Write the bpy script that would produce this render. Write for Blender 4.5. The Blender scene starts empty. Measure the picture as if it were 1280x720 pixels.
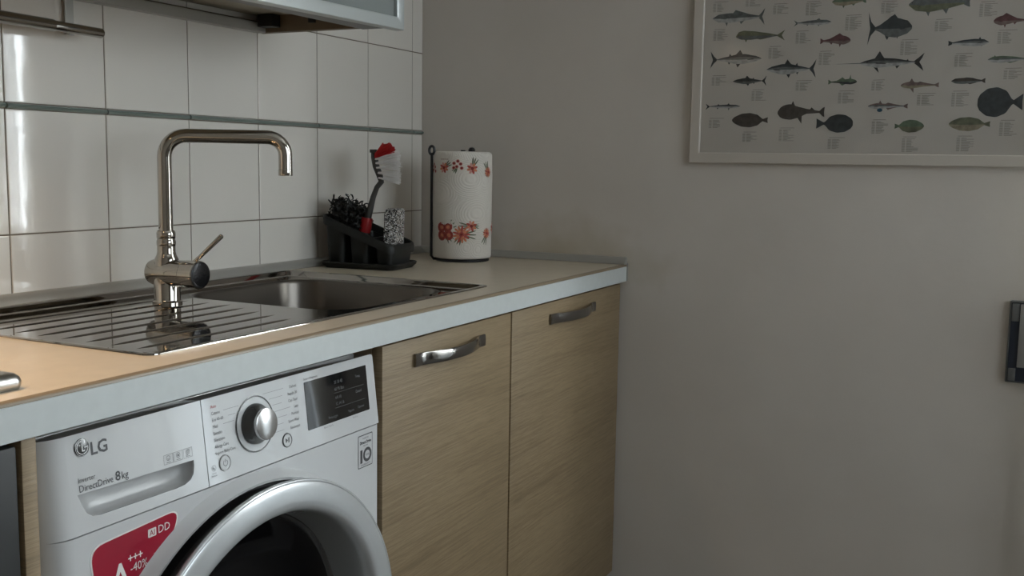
import bpy, bmesh, math, random
from mathutils import Vector, Matrix
random.seed(7)
PI = math.pi
S = bpy.context.scene
COL = S.collection

# ------------------------------------------------------------------ camera
CAM = Vector((-2.37006, -1.45693, 1.14052))
yaw, pitch, roll = 1.10724339, -0.118257199, 0.0162493904
fwd = Vector((math.cos(pitch)*math.sin(yaw), math.cos(pitch)*math.cos(yaw), math.sin(pitch)))
rt = fwd.cross(Vector((0, 0, 1))).normalized()
up = rt.cross(fwd)
r2 = math.cos(roll)*rt + math.sin(roll)*up
u2 = -math.sin(roll)*rt + math.cos(roll)*up
cd = bpy.data.cameras.new('camera'); cam = bpy.data.objects.new('camera', cd); COL.objects.link(cam)
m = Matrix((r2, u2, -fwd)).transposed().to_4x4(); m.translation = CAM
cam.matrix_world = m
cd.sensor_width = 36; cd.lens = 36*1297.345/1280; cd.clip_start = .02
S.camera = cam

# ------------------------------------------------------------------ world, daylight, exposure
S.view_settings.view_transform = 'Standard'; S.view_settings.look = 'None'
S.view_settings.gamma = 1; S.view_settings.use_curve_mapping = False
S.view_settings.exposure = 0.0
w = bpy.data.worlds.new('sky'); S.world = w; w.use_nodes = True
bg = w.node_tree.nodes['Background']; bg.inputs[0].default_value = (.80, .90, 1, 1); bg.inputs[1].default_value = 4.0

WIN = (-2.32, -1.545, 0.05, 2.25)          # balcony door opening in the right wall: y0, y1, z0, z1
def area(name, loc, direction, sx, sy, power, color):
    l = bpy.data.lights.new(name, 'AREA'); l.shape = 'RECTANGLE'; l.size = sx; l.size_y = sy
    l.energy = power; l.color = color
    o = bpy.data.objects.new(name, l); COL.objects.link(o); o.location = loc
    o.rotation_euler = Vector(direction).to_track_quat('-Z', 'Y').to_euler()
    return o
FILL_WIN = (-2.0, -.45, 1.0, 2.25)             # added unseen window for fill light, in the wall behind the photographer: x0, x1, z0, z1
RL, RF = -2.95, -3.2                       # left and front wall planes
area('daylight', (.22, (WIN[0]+WIN[1])/2, 1.55), (-1, 0, 0), .78, 1.35, 104, (.90, .95, 1))
area('daylight', ((FILL_WIN[0]+FILL_WIN[1])/2, RF-.22, (FILL_WIN[2]+FILL_WIN[3])/2), (0, 1, 0), FILL_WIN[1]-FILL_WIN[0], FILL_WIN[3]-FILL_WIN[2], 8, (.93, .97, 1))  # fill light added at the guessed window, to brighten the tiles frontally

# ------------------------------------------------------------------ materials
M = {}
def mat(name, col, rough=.5, metal=0., bump=0., bscale=50., var=0., vscale=8., spec=.5, coat=0., stretch=None, col2=None):
    a = bpy.data.materials.new(name); a.use_nodes = True
    nt = a.node_tree; p = nt.nodes['Principled BSDF']
    p.inputs['Base Color'].default_value = (*col, 1); p.inputs['Roughness'].default_value = rough
    p.inputs['Metallic'].default_value = metal; p.inputs['Specular IOR Level'].default_value = spec
    p.inputs['Coat Weight'].default_value = coat
    tc = nt.nodes.new('ShaderNodeTexCoord'); mp = nt.nodes.new('ShaderNodeMapping')
    nt.links.new(tc.outputs['Object'], mp.inputs[0])
    if stretch: mp.inputs['Scale'].default_value = stretch
    if var or col2:
        n = nt.nodes.new('ShaderNodeTexNoise'); n.inputs['Scale'].default_value = vscale; n.inputs['Detail'].default_value = 5
        nt.links.new(mp.outputs[0], n.inputs[0])
        r = nt.nodes.new('ShaderNodeValToRGB')
        c2 = col2 or tuple(c*(1+var) for c in col)
        c1 = col if col2 else tuple(c*(1-var) for c in col)
        r.color_ramp.elements[0].color = (*c1, 1); r.color_ramp.elements[1].color = (*c2, 1)
        r.color_ramp.elements[0].position = .35; r.color_ramp.elements[1].position = .65
        nt.links.new(n.outputs[0], r.inputs[0]); nt.links.new(r.outputs[0], p.inputs['Base Color'])
    if bump:
        n = nt.nodes.new('ShaderNodeTexNoise'); n.inputs['Scale'].default_value = bscale; n.inputs['Detail'].default_value = 3
        nt.links.new(mp.outputs[0], n.inputs[0])
        b = nt.nodes.new('ShaderNodeBump'); b.inputs['Strength'].default_value = bump; b.inputs['Distance'].default_value = .01
        nt.links.new(n.outputs[0], b.inputs['Height']); nt.links.new(b.outputs[0], p.inputs['Normal'])
    M[name] = a
    return a
mat('tile', (.70, .665, .615), .05, bump=.010, bscale=24, var=.02, vscale=2.5)
mat('grout', (.16, .13, .10), .9)
mat('strip_glass', (.15, .185, .165), .12, coat=.5, bump=.05, bscale=30)
mat('paint', (.24, .215, .185), .85, bump=.10, bscale=38, var=.05, vscale=3)
mat('ceiling_paint', (.55, .53, .50), .9)
mat('floor_tile', (.10, .085, .072), .45, var=.06, vscale=6)
mat('laminate', (.60, .52, .41), .30, var=.03, vscale=40, bump=.01, bscale=300)
mat('fascia', (.57, .60, .595), .38, var=.02, vscale=60)
mat('edge_brown', (.23, .175, .115), .35)
mat('upstand', (.40, .39, .36), .28, metal=.35)
mat('steel', (.37, .345, .32), .05, metal=1., bump=.002, bscale=10)
mat('steel_brushed', (.46, .45, .43), .30, metal=1., bump=.02, bscale=60)
mat('rail_steel', (.42, .40, .37), .16, metal=1.)
mat('basin_steel', (.15, .135, .12), .30, metal=1., bump=.02, bscale=50)
mat('chrome', (.47, .44, .40), .04, metal=1.)
mat('dark_cap', (.022, .022, .024), .16, metal=.5, bump=.05, bscale=240)
mat('handle_metal', (.25, .24, .23), .14, metal=1., bump=.03, bscale=60)
mat('carcass', (.30, .22, .14), .6, var=.08, vscale=10)
mat('carcass_dark', (.16, .115, .07), .6, var=.1, vscale=10)
mat('carcass_pale', (.33, .30, .235), .6, var=.05, vscale=10)
mat('shadow_gap', (.02, .02, .02), .8)
mat('white_plastic', (.59, .595, .60), .22, coat=.25)
mat('white_plastic_gloss', (.60, .605, .61), .06, coat=.6, bump=.004, bscale=9)
mat('grip_plastic', (.40, .40, .40), .28)
mat('silver_paint', (.58, .595, .605), .27, metal=.5, bump=.005, bscale=30)
mat('alu_frame', (.50, .53, .53), .32, metal=.5)
mat('rail_grey', (.14, .14, .135), .4)
mat('door_side', (.05, .05, .05), .3)
mat('black_rubber', (.012, .012, .012), .55)
mat('black_glass', (.006, .006, .007), .06, coat=.6)
mat('door_glass', (.004, .004, .005), .10, spec=.25)
mat('ink', (.07, .07, .075), .4)
mat('ink_soft', (.13, .13, .135), .4)
mat('ink_red', (.45, .10, .10), .4)
mat('display_ink', (.10, .105, .11), .4)
mat('sticker_red', (.33, .008, .030), .35, var=.06, vscale=20)
mat('sticker_white', (.78, .75, .72), .4)
mat('knob_silver', (.62, .62, .62), .24, metal=.9)
mat('knob_dark', (.12, .12, .12), .25, metal=.7)
mat('caddy_plastic', (.016, .017, .016), .42, bump=.02, bscale=90, spec=.3)
mat('brush_grey', (.045, .043, .040), .45)
mat('brush_red', (.38, .010, .014), .4)
mat('bristle_white', (.78, .76, .75), .4)
mat('bristle_red', (.42, .012, .014), .45)
mat('scourer_black', (.006, .006, .005), .5)
mat('wire_black', (.010, .010, .012), .35)
mat('petal_red', (.42, .085, .065), .8, var=.25, vscale=200)
mat('petal_orange', (.60, .22, .12), .8, var=.2, vscale=200)
mat('petal_pink', (.62, .30, .26), .8)
mat('petal_dark', (.22, .03, .025), .8)
mat('leaf_green', (.13, .16, .10), .8, var=.2, vscale=200)
mat('frame_white', (.53, .485, .43), .35)
mat('poster_paper', (.50, .465, .42), .7, var=.04, vscale=5)
mat('print_text', (.21, .195, .175), .8)
mat('device_dark', (.022, .030, .048), .3)
mat('device_grey', (.14, .145, .145), .35)
mat('device_light', (.30, .29, .28), .4)
mat('oven_dark', (.022, .023, .023), .5)
mat('hood_steel', (.5, .5, .5), .3, metal=1.)
mat('pvc_white', (.78, .78, .77), .35)
for n, c in dict(fish_slate=(.035, .042, .046), fish_grey=(.11, .12, .118), fish_silver=(.34, .34, .33), fish_olive=(.13, .135, .085),
                 fish_green=(.10, .14, .09), fish_brown=(.055, .045, .038), fish_red=(.12, .050, .052), fish_rose=(.17, .12, .11),
                 fish_dark=(.035, .036, .038), fish_blue=(.03, .10, .16), fish_tan=(.24, .21, .145)).items():
    mat(n, c, .75, var=.22, vscale=90)

def emit(name, col, k):
    a = bpy.data.materials.new(name); a.use_nodes = True; nt = a.node_tree; nt.nodes.clear()
    e = nt.nodes.new('ShaderNodeEmission'); o = nt.nodes.new('ShaderNodeOutputMaterial')
    e.inputs[0].default_value = (*col, 1); e.inputs[1].default_value = k; nt.links.new(e.outputs[0], o.inputs[0]); M[name] = a
emit('lamp_glow', (1, .72, .42), 18)

def pane_mat(name, tint, rough, refl):
    a = bpy.data.materials.new(name); a.use_nodes = True; nt = a.node_tree; nt.nodes.clear()
    o = nt.nodes.new('ShaderNodeOutputMaterial'); mx = nt.nodes.new('ShaderNodeMixShader')
    t = nt.nodes.new('ShaderNodeBsdfTransparent'); t.inputs[0].default_value = (*tint, 1)
    g = nt.nodes.new('ShaderNodeBsdfGlossy'); g.inputs['Roughness'].default_value = rough
    lw = nt.nodes.new('ShaderNodeLayerWeight'); lw.inputs[0].default_value = .5
    pw = nt.nodes.new('ShaderNodeMath'); pw.operation = 'POWER'; pw.inputs[1].default_value = 5; nt.links.new(lw.outputs['Facing'], pw.inputs[0])
    f = nt.nodes.new('ShaderNodeMath'); f.operation = 'MULTIPLY_ADD'; f.inputs[1].default_value = 1-refl; f.inputs[2].default_value = refl
    nt.links.new(pw.outputs[0], f.inputs[0])
    nt.links.new(f.outputs[0], mx.inputs[0]); nt.links.new(t.outputs[0], mx.inputs[1]); nt.links.new(g.outputs[0], mx.inputs[2])
    nt.links.new(mx.outputs[0], o.inputs[0]); M[name] = a
pane_mat('clear_pane', (.98, .99, .98), .03, .04)
pane_mat('poster_pane', (1, 1, 1), .12, .015)

def frosted():
    a = mat('frosted_glass', (.20, .22, .215), .32, coat=.6)
frosted()

def curtain_mat(name, clear, trans):
    a = bpy.data.materials.new(name); a.use_nodes = True; nt = a.node_tree; nt.nodes.clear()
    o = nt.nodes.new('ShaderNodeOutputMaterial'); mx = nt.nodes.new('ShaderNodeMixShader'); mx.inputs[0].default_value = trans
    d = nt.nodes.new('ShaderNodeBsdfDiffuse'); d.inputs[0].default_value = (.8, .8, .78, 1)
    t = nt.nodes.new('ShaderNodeBsdfTranslucent'); t.inputs[0].default_value = (.8, .8, .78, 1)
    nt.links.new(d.outputs[0], mx.inputs[1]); nt.links.new(t.outputs[0], mx.inputs[2])
    c = nt.nodes.new('ShaderNodeBsdfTransparent'); m2 = nt.nodes.new('ShaderNodeMixShader'); m2.inputs[0].default_value = clear
    nt.links.new(mx.outputs[0], m2.inputs[1]); nt.links.new(c.outputs[0], m2.inputs[2]); nt.links.new(m2.outputs[0], o.inputs[0])
    M[name] = a
curtain_mat('curtain_sheer', .50, .5)
curtain_mat('curtain_thick', .22, .12)

def wood():
    a = bpy.data.materials.new('oak'); a.use_nodes = True; nt = a.node_tree; p = nt.nodes['Principled BSDF']
    tc = nt.nodes.new('ShaderNodeTexCoord')
    def noise(sc, scale, detail, dist=0):
        mp = nt.nodes.new('ShaderNodeMapping'); mp.inputs['Scale'].default_value = sc
        n = nt.nodes.new('ShaderNodeTexNoise'); n.inputs['Scale'].default_value = scale; n.inputs['Detail'].default_value = detail
        n.inputs['Distortion'].default_value = dist
        nt.links.new(tc.outputs['Object'], mp.inputs[0]); nt.links.new(mp.outputs[0], n.inputs[0]); return n
    broad = noise((.9, 1, 7), 2.6, 3, .4); fine = noise((2.2, 2, 75), 3, 6, .3); pore = noise((7, 7, 260), 4, 3)
    ad = nt.nodes.new('ShaderNodeMath'); ad.operation = 'MULTIPLY_ADD'; ad.inputs[1].default_value = .55
    nt.links.new(fine.outputs[0], ad.inputs[0])
    m2 = nt.nodes.new('ShaderNodeMath'); m2.operation = 'MULTIPLY'; m2.inputs[1].default_value = .45
    nt.links.new(broad.outputs[0], m2.inputs[0]); nt.links.new(m2.outputs[0], ad.inputs[2])
    r = nt.nodes.new('ShaderNodeValToRGB'); e = r.color_ramp.elements
    e[0].position = .34; e[0].color = (.215, .152, .084, 1); e[1].position = .66; e[1].color = (.310, .228, .134, 1)
    k = r.color_ramp.elements.new(.48); k.color = (.272, .197, .112, 1)
    nt.links.new(ad.outputs[0], r.inputs[0])
    mx = nt.nodes.new('ShaderNodeMixRGB'); mx.blend_type = 'MULTIPLY'; mx.inputs[0].default_value = .32
    nt.links.new(r.outputs[0], mx.inputs[1])
    rp = nt.nodes.new('ShaderNodeValToRGB'); rp.color_ramp.elements[0].position = .40; rp.color_ramp.elements[1].position = .55
    rp.color_ramp.elements[0].color = (.45, .42, .38, 1)
    nt.links.new(pore.outputs[0], rp.inputs[0]); nt.links.new(rp.outputs[0], mx.inputs[2])
    nt.links.new(mx.outputs[0], p.inputs['Base Color']); p.inputs['Roughness'].default_value = .5
    b = nt.nodes.new('ShaderNodeBump'); b.inputs['Strength'].default_value = .25; b.inputs['Distance'].default_value = .002
    nt.links.new(fine.outputs[0], b.inputs['Height']); nt.links.new(b.outputs[0], p.inputs['Normal'])
    M['oak'] = a
wood()

def paint_wall():     # grey-beige paint with a yellowish grease stain above the worktop, by its own shape
    a = mat('wall_paint', (.6, .56, .51), .8); nt = a.node_tree; p = nt.nodes['Principled BSDF']
    geo = nt.nodes.new('ShaderNodeNewGeometry')
    n = nt.nodes.new('ShaderNodeTexNoise'); n.inputs['Scale'].default_value = 3.5; n.inputs['Detail'].default_value = 4
    nt.links.new(geo.outputs['Position'], n.inputs[0])
    r = nt.nodes.new('ShaderNodeValToRGB'); r.color_ramp.elements[0].position = .3; r.color_ramp.elements[1].position = .7
    r.color_ramp.elements[0].color = (.575, .530, .480, 1); r.color_ramp.elements[1].color = (.625, .580, .530, 1)
    nt.links.new(n.outputs[0], r.inputs[0])
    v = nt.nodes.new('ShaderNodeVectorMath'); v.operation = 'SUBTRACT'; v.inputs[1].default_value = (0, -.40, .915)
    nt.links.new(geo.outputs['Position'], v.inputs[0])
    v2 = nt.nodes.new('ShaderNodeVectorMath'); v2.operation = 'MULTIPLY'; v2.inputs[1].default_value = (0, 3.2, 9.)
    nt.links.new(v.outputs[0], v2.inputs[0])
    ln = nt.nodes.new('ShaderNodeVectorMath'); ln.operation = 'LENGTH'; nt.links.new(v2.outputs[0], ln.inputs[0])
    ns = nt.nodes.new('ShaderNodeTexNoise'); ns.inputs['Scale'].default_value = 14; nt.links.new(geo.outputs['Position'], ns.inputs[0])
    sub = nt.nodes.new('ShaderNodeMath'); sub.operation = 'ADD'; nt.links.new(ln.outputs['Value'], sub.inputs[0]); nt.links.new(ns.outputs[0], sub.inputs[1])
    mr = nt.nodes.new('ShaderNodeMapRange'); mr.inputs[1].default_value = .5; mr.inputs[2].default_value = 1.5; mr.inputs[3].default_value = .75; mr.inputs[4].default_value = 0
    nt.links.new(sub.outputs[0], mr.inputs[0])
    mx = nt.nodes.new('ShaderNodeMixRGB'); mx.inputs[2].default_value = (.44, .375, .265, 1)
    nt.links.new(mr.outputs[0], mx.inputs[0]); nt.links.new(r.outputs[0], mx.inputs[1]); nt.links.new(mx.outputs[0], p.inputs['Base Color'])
    nb = nt.nodes.new('ShaderNodeTexNoise'); nb.inputs['Scale'].default_value = 16; nb.inputs['Detail'].default_value = 6
    nt.links.new(geo.outputs['Position'], nb.inputs[0])
    b = nt.nodes.new('ShaderNodeBump'); b.inputs['Strength'].default_value = .22; b.inputs['Distance'].default_value = .006
    nt.links.new(nb.outputs[0], b.inputs['Height']); nt.links.new(b.outputs[0], p.inputs['Normal'])
paint_wall()

def paper_mat():      # embossed kitchen paper: concentric ripples around scattered centres
    a = mat('kitchen_paper', (.74, .70, .64), .95); nt = a.node_tree; p = nt.nodes['Principled BSDF']
    tc = nt.nodes.new('ShaderNodeTexCoord')
    v = nt.nodes.new('ShaderNodeTexVoronoi'); v.inputs['Scale'].default_value = 14; nt.links.new(tc.outputs['Object'], v.inputs[0])
    mu = nt.nodes.new('ShaderNodeMath'); mu.operation = 'MULTIPLY'; mu.inputs[1].default_value = 120; nt.links.new(v.outputs['Distance'], mu.inputs[0])
    sn = nt.nodes.new('ShaderNodeMath'); sn.operation = 'SINE'; nt.links.new(mu.outputs[0], sn.inputs[0])
    b = nt.nodes.new('ShaderNodeBump'); b.inputs['Strength'].default_value = .40; b.inputs['Distance'].default_value = .0007
    nt.links.new(sn.outputs[0], b.inputs['Height']); nt.links.new(b.outputs[0], p.inputs['Normal'])
paper_mat()

def wool_mat():
    a = mat('steel_wool', (.55, .53, .52), .25, metal=.9); nt = a.node_tree; p = nt.nodes['Principled BSDF']
    tc = nt.nodes.new('ShaderNodeTexCoord')
    v = nt.nodes.new('ShaderNodeTexVoronoi'); v.inputs['Scale'].default_value = 400; nt.links.new(tc.outputs['Object'], v.inputs[0])
    r = nt.nodes.new('ShaderNodeValToRGB'); r.color_ramp.elements[0].color = (.05, .05, .05, 1); r.color_ramp.elements[1].color = (.80, .78, .77, 1); r.color_ramp.elements[0].position = .3; r.color_ramp.elements[1].position = .65  # sparkle and dark specks of the pad painted as random cell colours
    nt.links.new(v.outputs['Color'], r.inputs[0]); nt.links.new(r.outputs[0], p.inputs['Base Color'])
    b = nt.nodes.new('ShaderNodeBump'); b.inputs['Strength'].default_value = 1; b.inputs['Distance'].default_value = .003
    nt.links.new(v.outputs['Distance'], b.inputs['Height']); nt.links.new(b.outputs[0], p.inputs['Normal'])
wool_mat()

# ------------------------------------------------------------------ mesh helpers
OFF = {}
def root(name, loc, label, cat, group=None, kind=None):
    o = bpy.data.objects.new(name, None); COL.objects.link(o); o.location = loc; o.empty_display_size = .05
    OFF[o] = Vector(loc); tag(o, label, cat, group, kind); return o
def tag(o, label=None, cat=None, group=None, kind=None):
    if label: o['label'] = label
    if cat: o['category'] = cat
    if group: o['group'] = group
    if kind: o['kind'] = kind
    return o
def part(name, bm, mats, parent=None, label=None, loc=None, sharp=35, kind=None):
    """links a bmesh given in world coordinates as one object under parent (or with its own origin at loc)"""
    off = OFF[parent] if parent is not None else Vector(loc or (0, 0, 0))
    bmesh.ops.remove_doubles(bm, verts=bm.verts, dist=1e-6)
    bmesh.ops.recalc_face_normals(bm, faces=bm.faces)
    for v in bm.verts: v.co -= off
    lim = math.radians(sharp)
    for f in bm.faces: f.smooth = True
    for e in bm.edges:
        if len(e.link_faces) == 2 and e.calc_face_angle(0) > lim: e.smooth = False
    me = bpy.data.meshes.new(name); bm.to_mesh(me); bm.free()
    for k in (mats if isinstance(mats, (list, tuple)) else [mats]): me.materials.append(M[k])
    o = bpy.data.objects.new(name, me); COL.objects.link(o)
    if parent is not None: o.parent = parent
    else: o.location = off
    OFF[o] = off
    if label: o['label'] = label
    if kind: o['kind'] = kind
    return o
def new(): return bmesh.new()
def merge(bm, b):
    me = bpy.data.meshes.new('t'); b.to_mesh(me); b.free(); bm.from_mesh(me); bpy.data.meshes.remove(me)
def box(bm, lo, hi, bev=0, seg=2, mi=0):
    b = bmesh.new(); bmesh.ops.create_cube(b, size=1)
    lo = Vector(lo); hi = Vector(hi)
    for v in b.verts: v.co = Vector((lo[i] + (v.co[i]+.5)*(hi[i]-lo[i]) for i in range(3)))
    if bev: bmesh.ops.bevel(b, geom=list(b.edges), offset=bev, segments=seg, profile=.5, affect='EDGES', clamp_overlap=True)
    for f in b.faces: f.material_index = mi
    merge(bm, b)
def frame(axis):
    a = Vector(axis).normalized(); t = Vector((0, 0, 1)) if abs(a.z) < .9 else Vector((1, 0, 0))
    u = t.cross(a).normalized(); return u, a.cross(u), a
def lathe(bm, prof, c, axis=(0, 0, 1), n=32, cap0=False, cap1=False, mi=0):
    """prof: (radius, height along axis)"""
    c = Vector(c); u, v, a = frame(axis); rings = []
    for r, h in prof:
        if r < 1e-6: rings.append([bm.verts.new(c+a*h)])
        else: rings.append([bm.verts.new(c+a*h+(u*math.cos(2*PI*k/n)+v*math.sin(2*PI*k/n))*r) for k in range(n)])
    for A, B in zip(rings, rings[1:]):
        for k in range(n):
            q = [A[k % len(A)], A[(k+1) % len(A)], B[(k+1) % len(B)], B[k % len(B)]]
            q = list(dict.fromkeys(q))
            if len(q) >= 3:
                f = bm.faces.new(q); f.material_index = mi
    if cap0 and len(rings[0]) > 2: bm.faces.new(rings[0][::-1]).material_index = mi
    if cap1 and len(rings[-1]) > 2: bm.faces.new(rings[-1]).material_index = mi
def tube(bm, pts, rad, n=10, caps=True, mi=0):
    pts = [Vector(p) for p in pts]; rs = rad if isinstance(rad, (list, tuple)) else [rad]*len(pts)
    rings = []; prev = None
    for i, p in enumerate(pts):
        d = (pts[min(i+1, len(pts)-1)] - pts[max(i-1, 0)]).normalized()
        if prev is None: u, v, _ = frame(d)
        else:
            u = (prev - d*prev.dot(d)).normalized(); v = d.cross(u)
        prev = u
        rings.append([bm.verts.new(p+(u*math.cos(2*PI*k/n)+v*math.sin(2*PI*k/n))*rs[i]) for k in range(n)])
    for A, B in zip(rings, rings[1:]):
        for k in range(n): bm.faces.new([A[k], A[(k+1) % n], B[(k+1) % n], B[k]]).material_index = mi
    if caps:
        bm.faces.new(rings[0][::-1]).material_index = mi; bm.faces.new(rings[-1]).material_index = mi
def rrect(x0, x1, y0, y1, r, n=6):
    rr = r if isinstance(r, (list, tuple)) else [r]*4      # corners: (x1,y1),(x0,y1),(x0,y0),(x1,y0)
    out = []
    for (cx, cy, a0, q) in ((x1, y1, 0, rr[0]), (x0, y1, 90, rr[1]), (x0, y0, 180, rr[2]), (x1, y0, 270, rr[3])):
        sx = -1 if cx == x1 else 1; sy = -1 if cy == y1 else 1
        for k in range(n+1):
            a = math.radians(a0+90*k/n); out.append((cx+sx*q+q*math.cos(a), cy+sy*q+q*math.sin(a)))
    return out
def fill(bm, loops, to3, mi=0):
    """flat face(s) bounded by the first loop with the others as holes"""
    b = bmesh.new(); es = []
    for lp in loops:
        vs = [b.verts.new((p[0], p[1], 0)) for p in lp]
        es += [b.edges.new((vs[i], vs[(i+1) % len(vs)])) for i in range(len(vs))]
    bmesh.ops.triangle_fill(b, use_beauty=True, use_dissolve=False, edges=es, normal=(0, 0, 1))
    for v in b.verts: v.co = to3(v.co.x, v.co.y)
    for f in b.faces: f.material_index = mi
    merge(bm, b)
def walls(bm, lp, toA, toB, mi=0):
    A = [bm.verts.new(toA(*p)) for p in lp]; B = [bm.verts.new(toB(*p)) for p in lp]; n = len(lp)
    for i in range(n): bm.faces.new([A[i], A[(i+1) % n], B[(i+1) % n], B[i]]).material_index = mi
def loft(bm, rings, closed=True, cap0=False, cap1=False, mi=0):
    R = [[bm.verts.new(p) for p in r] for r in rings]; n = len(R[0])
    for A, B in zip(R, R[1:]):
        for i in range(n if closed else n-1): bm.faces.new([A[i], A[(i+1) % n], B[(i+1) % n], B[i]]).material_index = mi
    if cap0: bm.faces.new(R[0][::-1]).material_index = mi
    if cap1: bm.faces.new(R[-1]).material_index = mi
def text_bm(s, size, to3, align='LEFT', depth=.00025, bold=0., sx=1.):
    c = bpy.data.curves.new('t', 'FONT'); c.body = s; c.size = size; c.align_x = align; c.align_y = 'BOTTOM_BASELINE'
    c.resolution_u = 2; c.offset = bold
    o = bpy.data.objects.new('t', c); COL.objects.link(o); bpy.context.view_layer.update()
    me = bpy.data.meshes.new_from_object(o.evaluated_get(bpy.context.evaluated_depsgraph_get()))
    bpy.data.objects.remove(o); bpy.data.curves.remove(c)
    bm = bmesh.new(); bm.from_mesh(me); bpy.data.meshes.remove(me)
    for v in bm.verts: v.co = to3(v.co.x*sx, v.co.y)
    return bm

ZC = .905             # worktop surface
JZ = 1.0161           # first tile joint above the worktop
# ------------------------------------------------------------------ the room
b = new(); box(b, (RL-.1, RF-.15, -.1), (.15, .15, 0))
tag(part('floor', b, 'floor_tile'), 'grey tiled kitchen floor', kind='structure')
b = new(); box(b, (RL-.1, RF-.15, 2.7), (.15, .15, 2.8))
tag(part('ceiling', b, 'ceiling_paint'), 'white painted kitchen ceiling', kind='structure')
b = new(); box(b, (RL, .0012, 0), (.15, .15, 2.7))
wall_back = tag(part('wall_back', b, 'grout'), 'kitchen wall clad in glossy white square tiles', kind='structure')
b = new()
box(b, (0, WIN[1], 0), (.15, .0012, 2.7)); box(b, (0, RF, 0), (.15, WIN[0], 2.7)); box(b, (0, WIN[0], WIN[3]), (.15, WIN[1], 2.7)); box(b, (0, WIN[0], 0), (.15, WIN[1], WIN[2]))
tag(part('wall_right', b, 'wall_paint'), 'grey-beige painted plaster wall beside the cabinets', kind='structure')
b = new(); box(b, (RL-.1, RF-.15, 0), (RL, .15, 2.7))
tag(part('wall_left', b, 'paint'), 'painted side wall of the kitchen', kind='structure')
b = new(); box(b, (RL, RF-.15, 0), (.15, RF, FILL_WIN[2])); box(b, (RL, RF-.15, FILL_WIN[3]), (.15, RF, 2.7)); box(b, (RL, RF-.15, FILL_WIN[2]), (FILL_WIN[0], RF, FILL_WIN[3])); box(b, (FILL_WIN[1], RF-.15, FILL_WIN[2]), (.15, RF, FILL_WIN[3]))
tag(part('wall_front', b, 'paint'), 'painted wall of the kitchen facing the tiles', kind='structure')

# tiles: one mesh for the full tile, others for the cut ones
def tile_mesh(name, wd, hg, g=.0011, c=.0016):
    x, z = wd/2-g, hg/2-g
    bm = new()
    lp = lambda e, y: [Vector((sx*(x-e), y, sz*(z-e))) for sx, sz in ((-1, -1), (1, -1), (1, 1), (-1, 1))]
    loft(bm, [lp(0, .006), lp(0, .0009), lp(c*.35, .00025), lp(c, 0)], cap1=True)
    bmesh.ops.recalc_face_normals(bm, faces=bm.faces)
    me = bpy.data.meshes.new(name); bm.to_mesh(me); bm.free(); me.materials.append(M['tile'])
    for p in me.polygons: p.use_smooth = False
    return me
X0 = -.0501; U = JZ+.2092
rows = [(ZC-.01, JZ), (JZ, JZ+.2), (U, U+.2), (U+.2, U+.4)]
cols = [(X0, -.0006)] + [(X0-.2*(i+1), X0-.2*i) for i in range(12)]
cache = {}
for (z0, z1) in rows:
    for (x0, x1) in cols:
        k = (round(x1-x0, 4), round(z1-z0, 4))
        if k not in cache: cache[k] = tile_mesh('tile', *k)
        o = bpy.data.objects.new('tile', cache[k]); COL.objects.link(o); o.parent = wall_back
        o.location = ((x0+x1)/2, random.uniform(-.0002, .0002), (z0+z1)/2)
        o.rotation_euler = (random.uniform(-.0016, .0016), random.uniform(-.0006, .0006), random.uniform(-.0022, .0022))
# the thin green glass strip between the tile rows, one piece a tile
bm = new(); hw = .0985
prof = [(.004, .0002), (-.0025, .0004), (-.0052, .0022), (-.0060, .0046), (-.0052, .0070), (-.0025, .0088), (.004, .0090)]
loft(bm, [[Vector((x, y, z)) for y, z in prof] for x in (-hw, hw)], closed=True, cap0=True, cap1=True)
strip0 = part('glass_strip', bm, 'strip_glass', wall_back); strip0.location = (X0-.1, 0, JZ+.2)
for i in range(1, 12):
    o = strip0.copy(); COL.objects.link(o); o.parent = wall_back; o.location = (X0-.1-.2*i, random.uniform(-.0005, .0005), JZ+.2+random.uniform(-.0004, .0004))
o = strip0.copy(); COL.objects.link(o); o.parent = wall_back; o.scale = (.235, 1, 1); o.location = (X0+.0245, 0, JZ+.2)

# balcony door (beyond the picture, gives the daylight)
b = new(); y0, y1, z0, z1 = WIN
def bar(bm, ya, yb, za, zb): box(bm, (.09, ya, za), (.149, yb, zb), .004)
bar(b, y0, y0+.06, z0, z1); bar(b, y1-.06, y1, z0, z1); bar(b, y0+.06, y1-.06, z1-.06, z1); bar(b, y0+.06, y1-.06, z0, z0+.08)
win = part('window_1', b, 'pvc_white', loc=(.12, (y0+y1)/2, 0)); tag(win, 'white framed glazed balcony door', kind='structure')
for ya, yb in ((y0+.06, y1-.06),):
    b = new(); box(b, (.118, ya, z0+.08), (.122, yb, z1-.06)); part('pane', b, 'clear_pane', win)
b = new(); x0, x1, z0, z1 = FILL_WIN  # frame and panes of the added fill-light window, never in view
for xa, xb, za, zb in ((x0, x0+.06, z0, z1), (x1-.06, x1, z0, z1), (x0+.06, x1-.06, z1-.06, z1), (x0+.06, x1-.06, z0, z0+.06), ((x0+x1)/2-.035, (x0+x1)/2+.035, z0+.06, z1-.06)):
    box(b, (xa, RF-.09, za), (xb, RF-.03, zb), .004)
fill_win = part('fill_window', b, 'pvc_white', loc=((x0+x1)/2, RF-.06, z0)); tag(fill_win, 'added white framed window for fill light, out of view', kind='structure')
for xa, xb in ((x0+.06, (x0+x1)/2-.035), ((x0+x1)/2+.035, x1-.06)):
    b = new(); box(b, (xa, RF-.062, z0+.06), (xb, RF-.058, z1-.06)); part('pane', b, 'clear_pane', fill_win)
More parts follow.
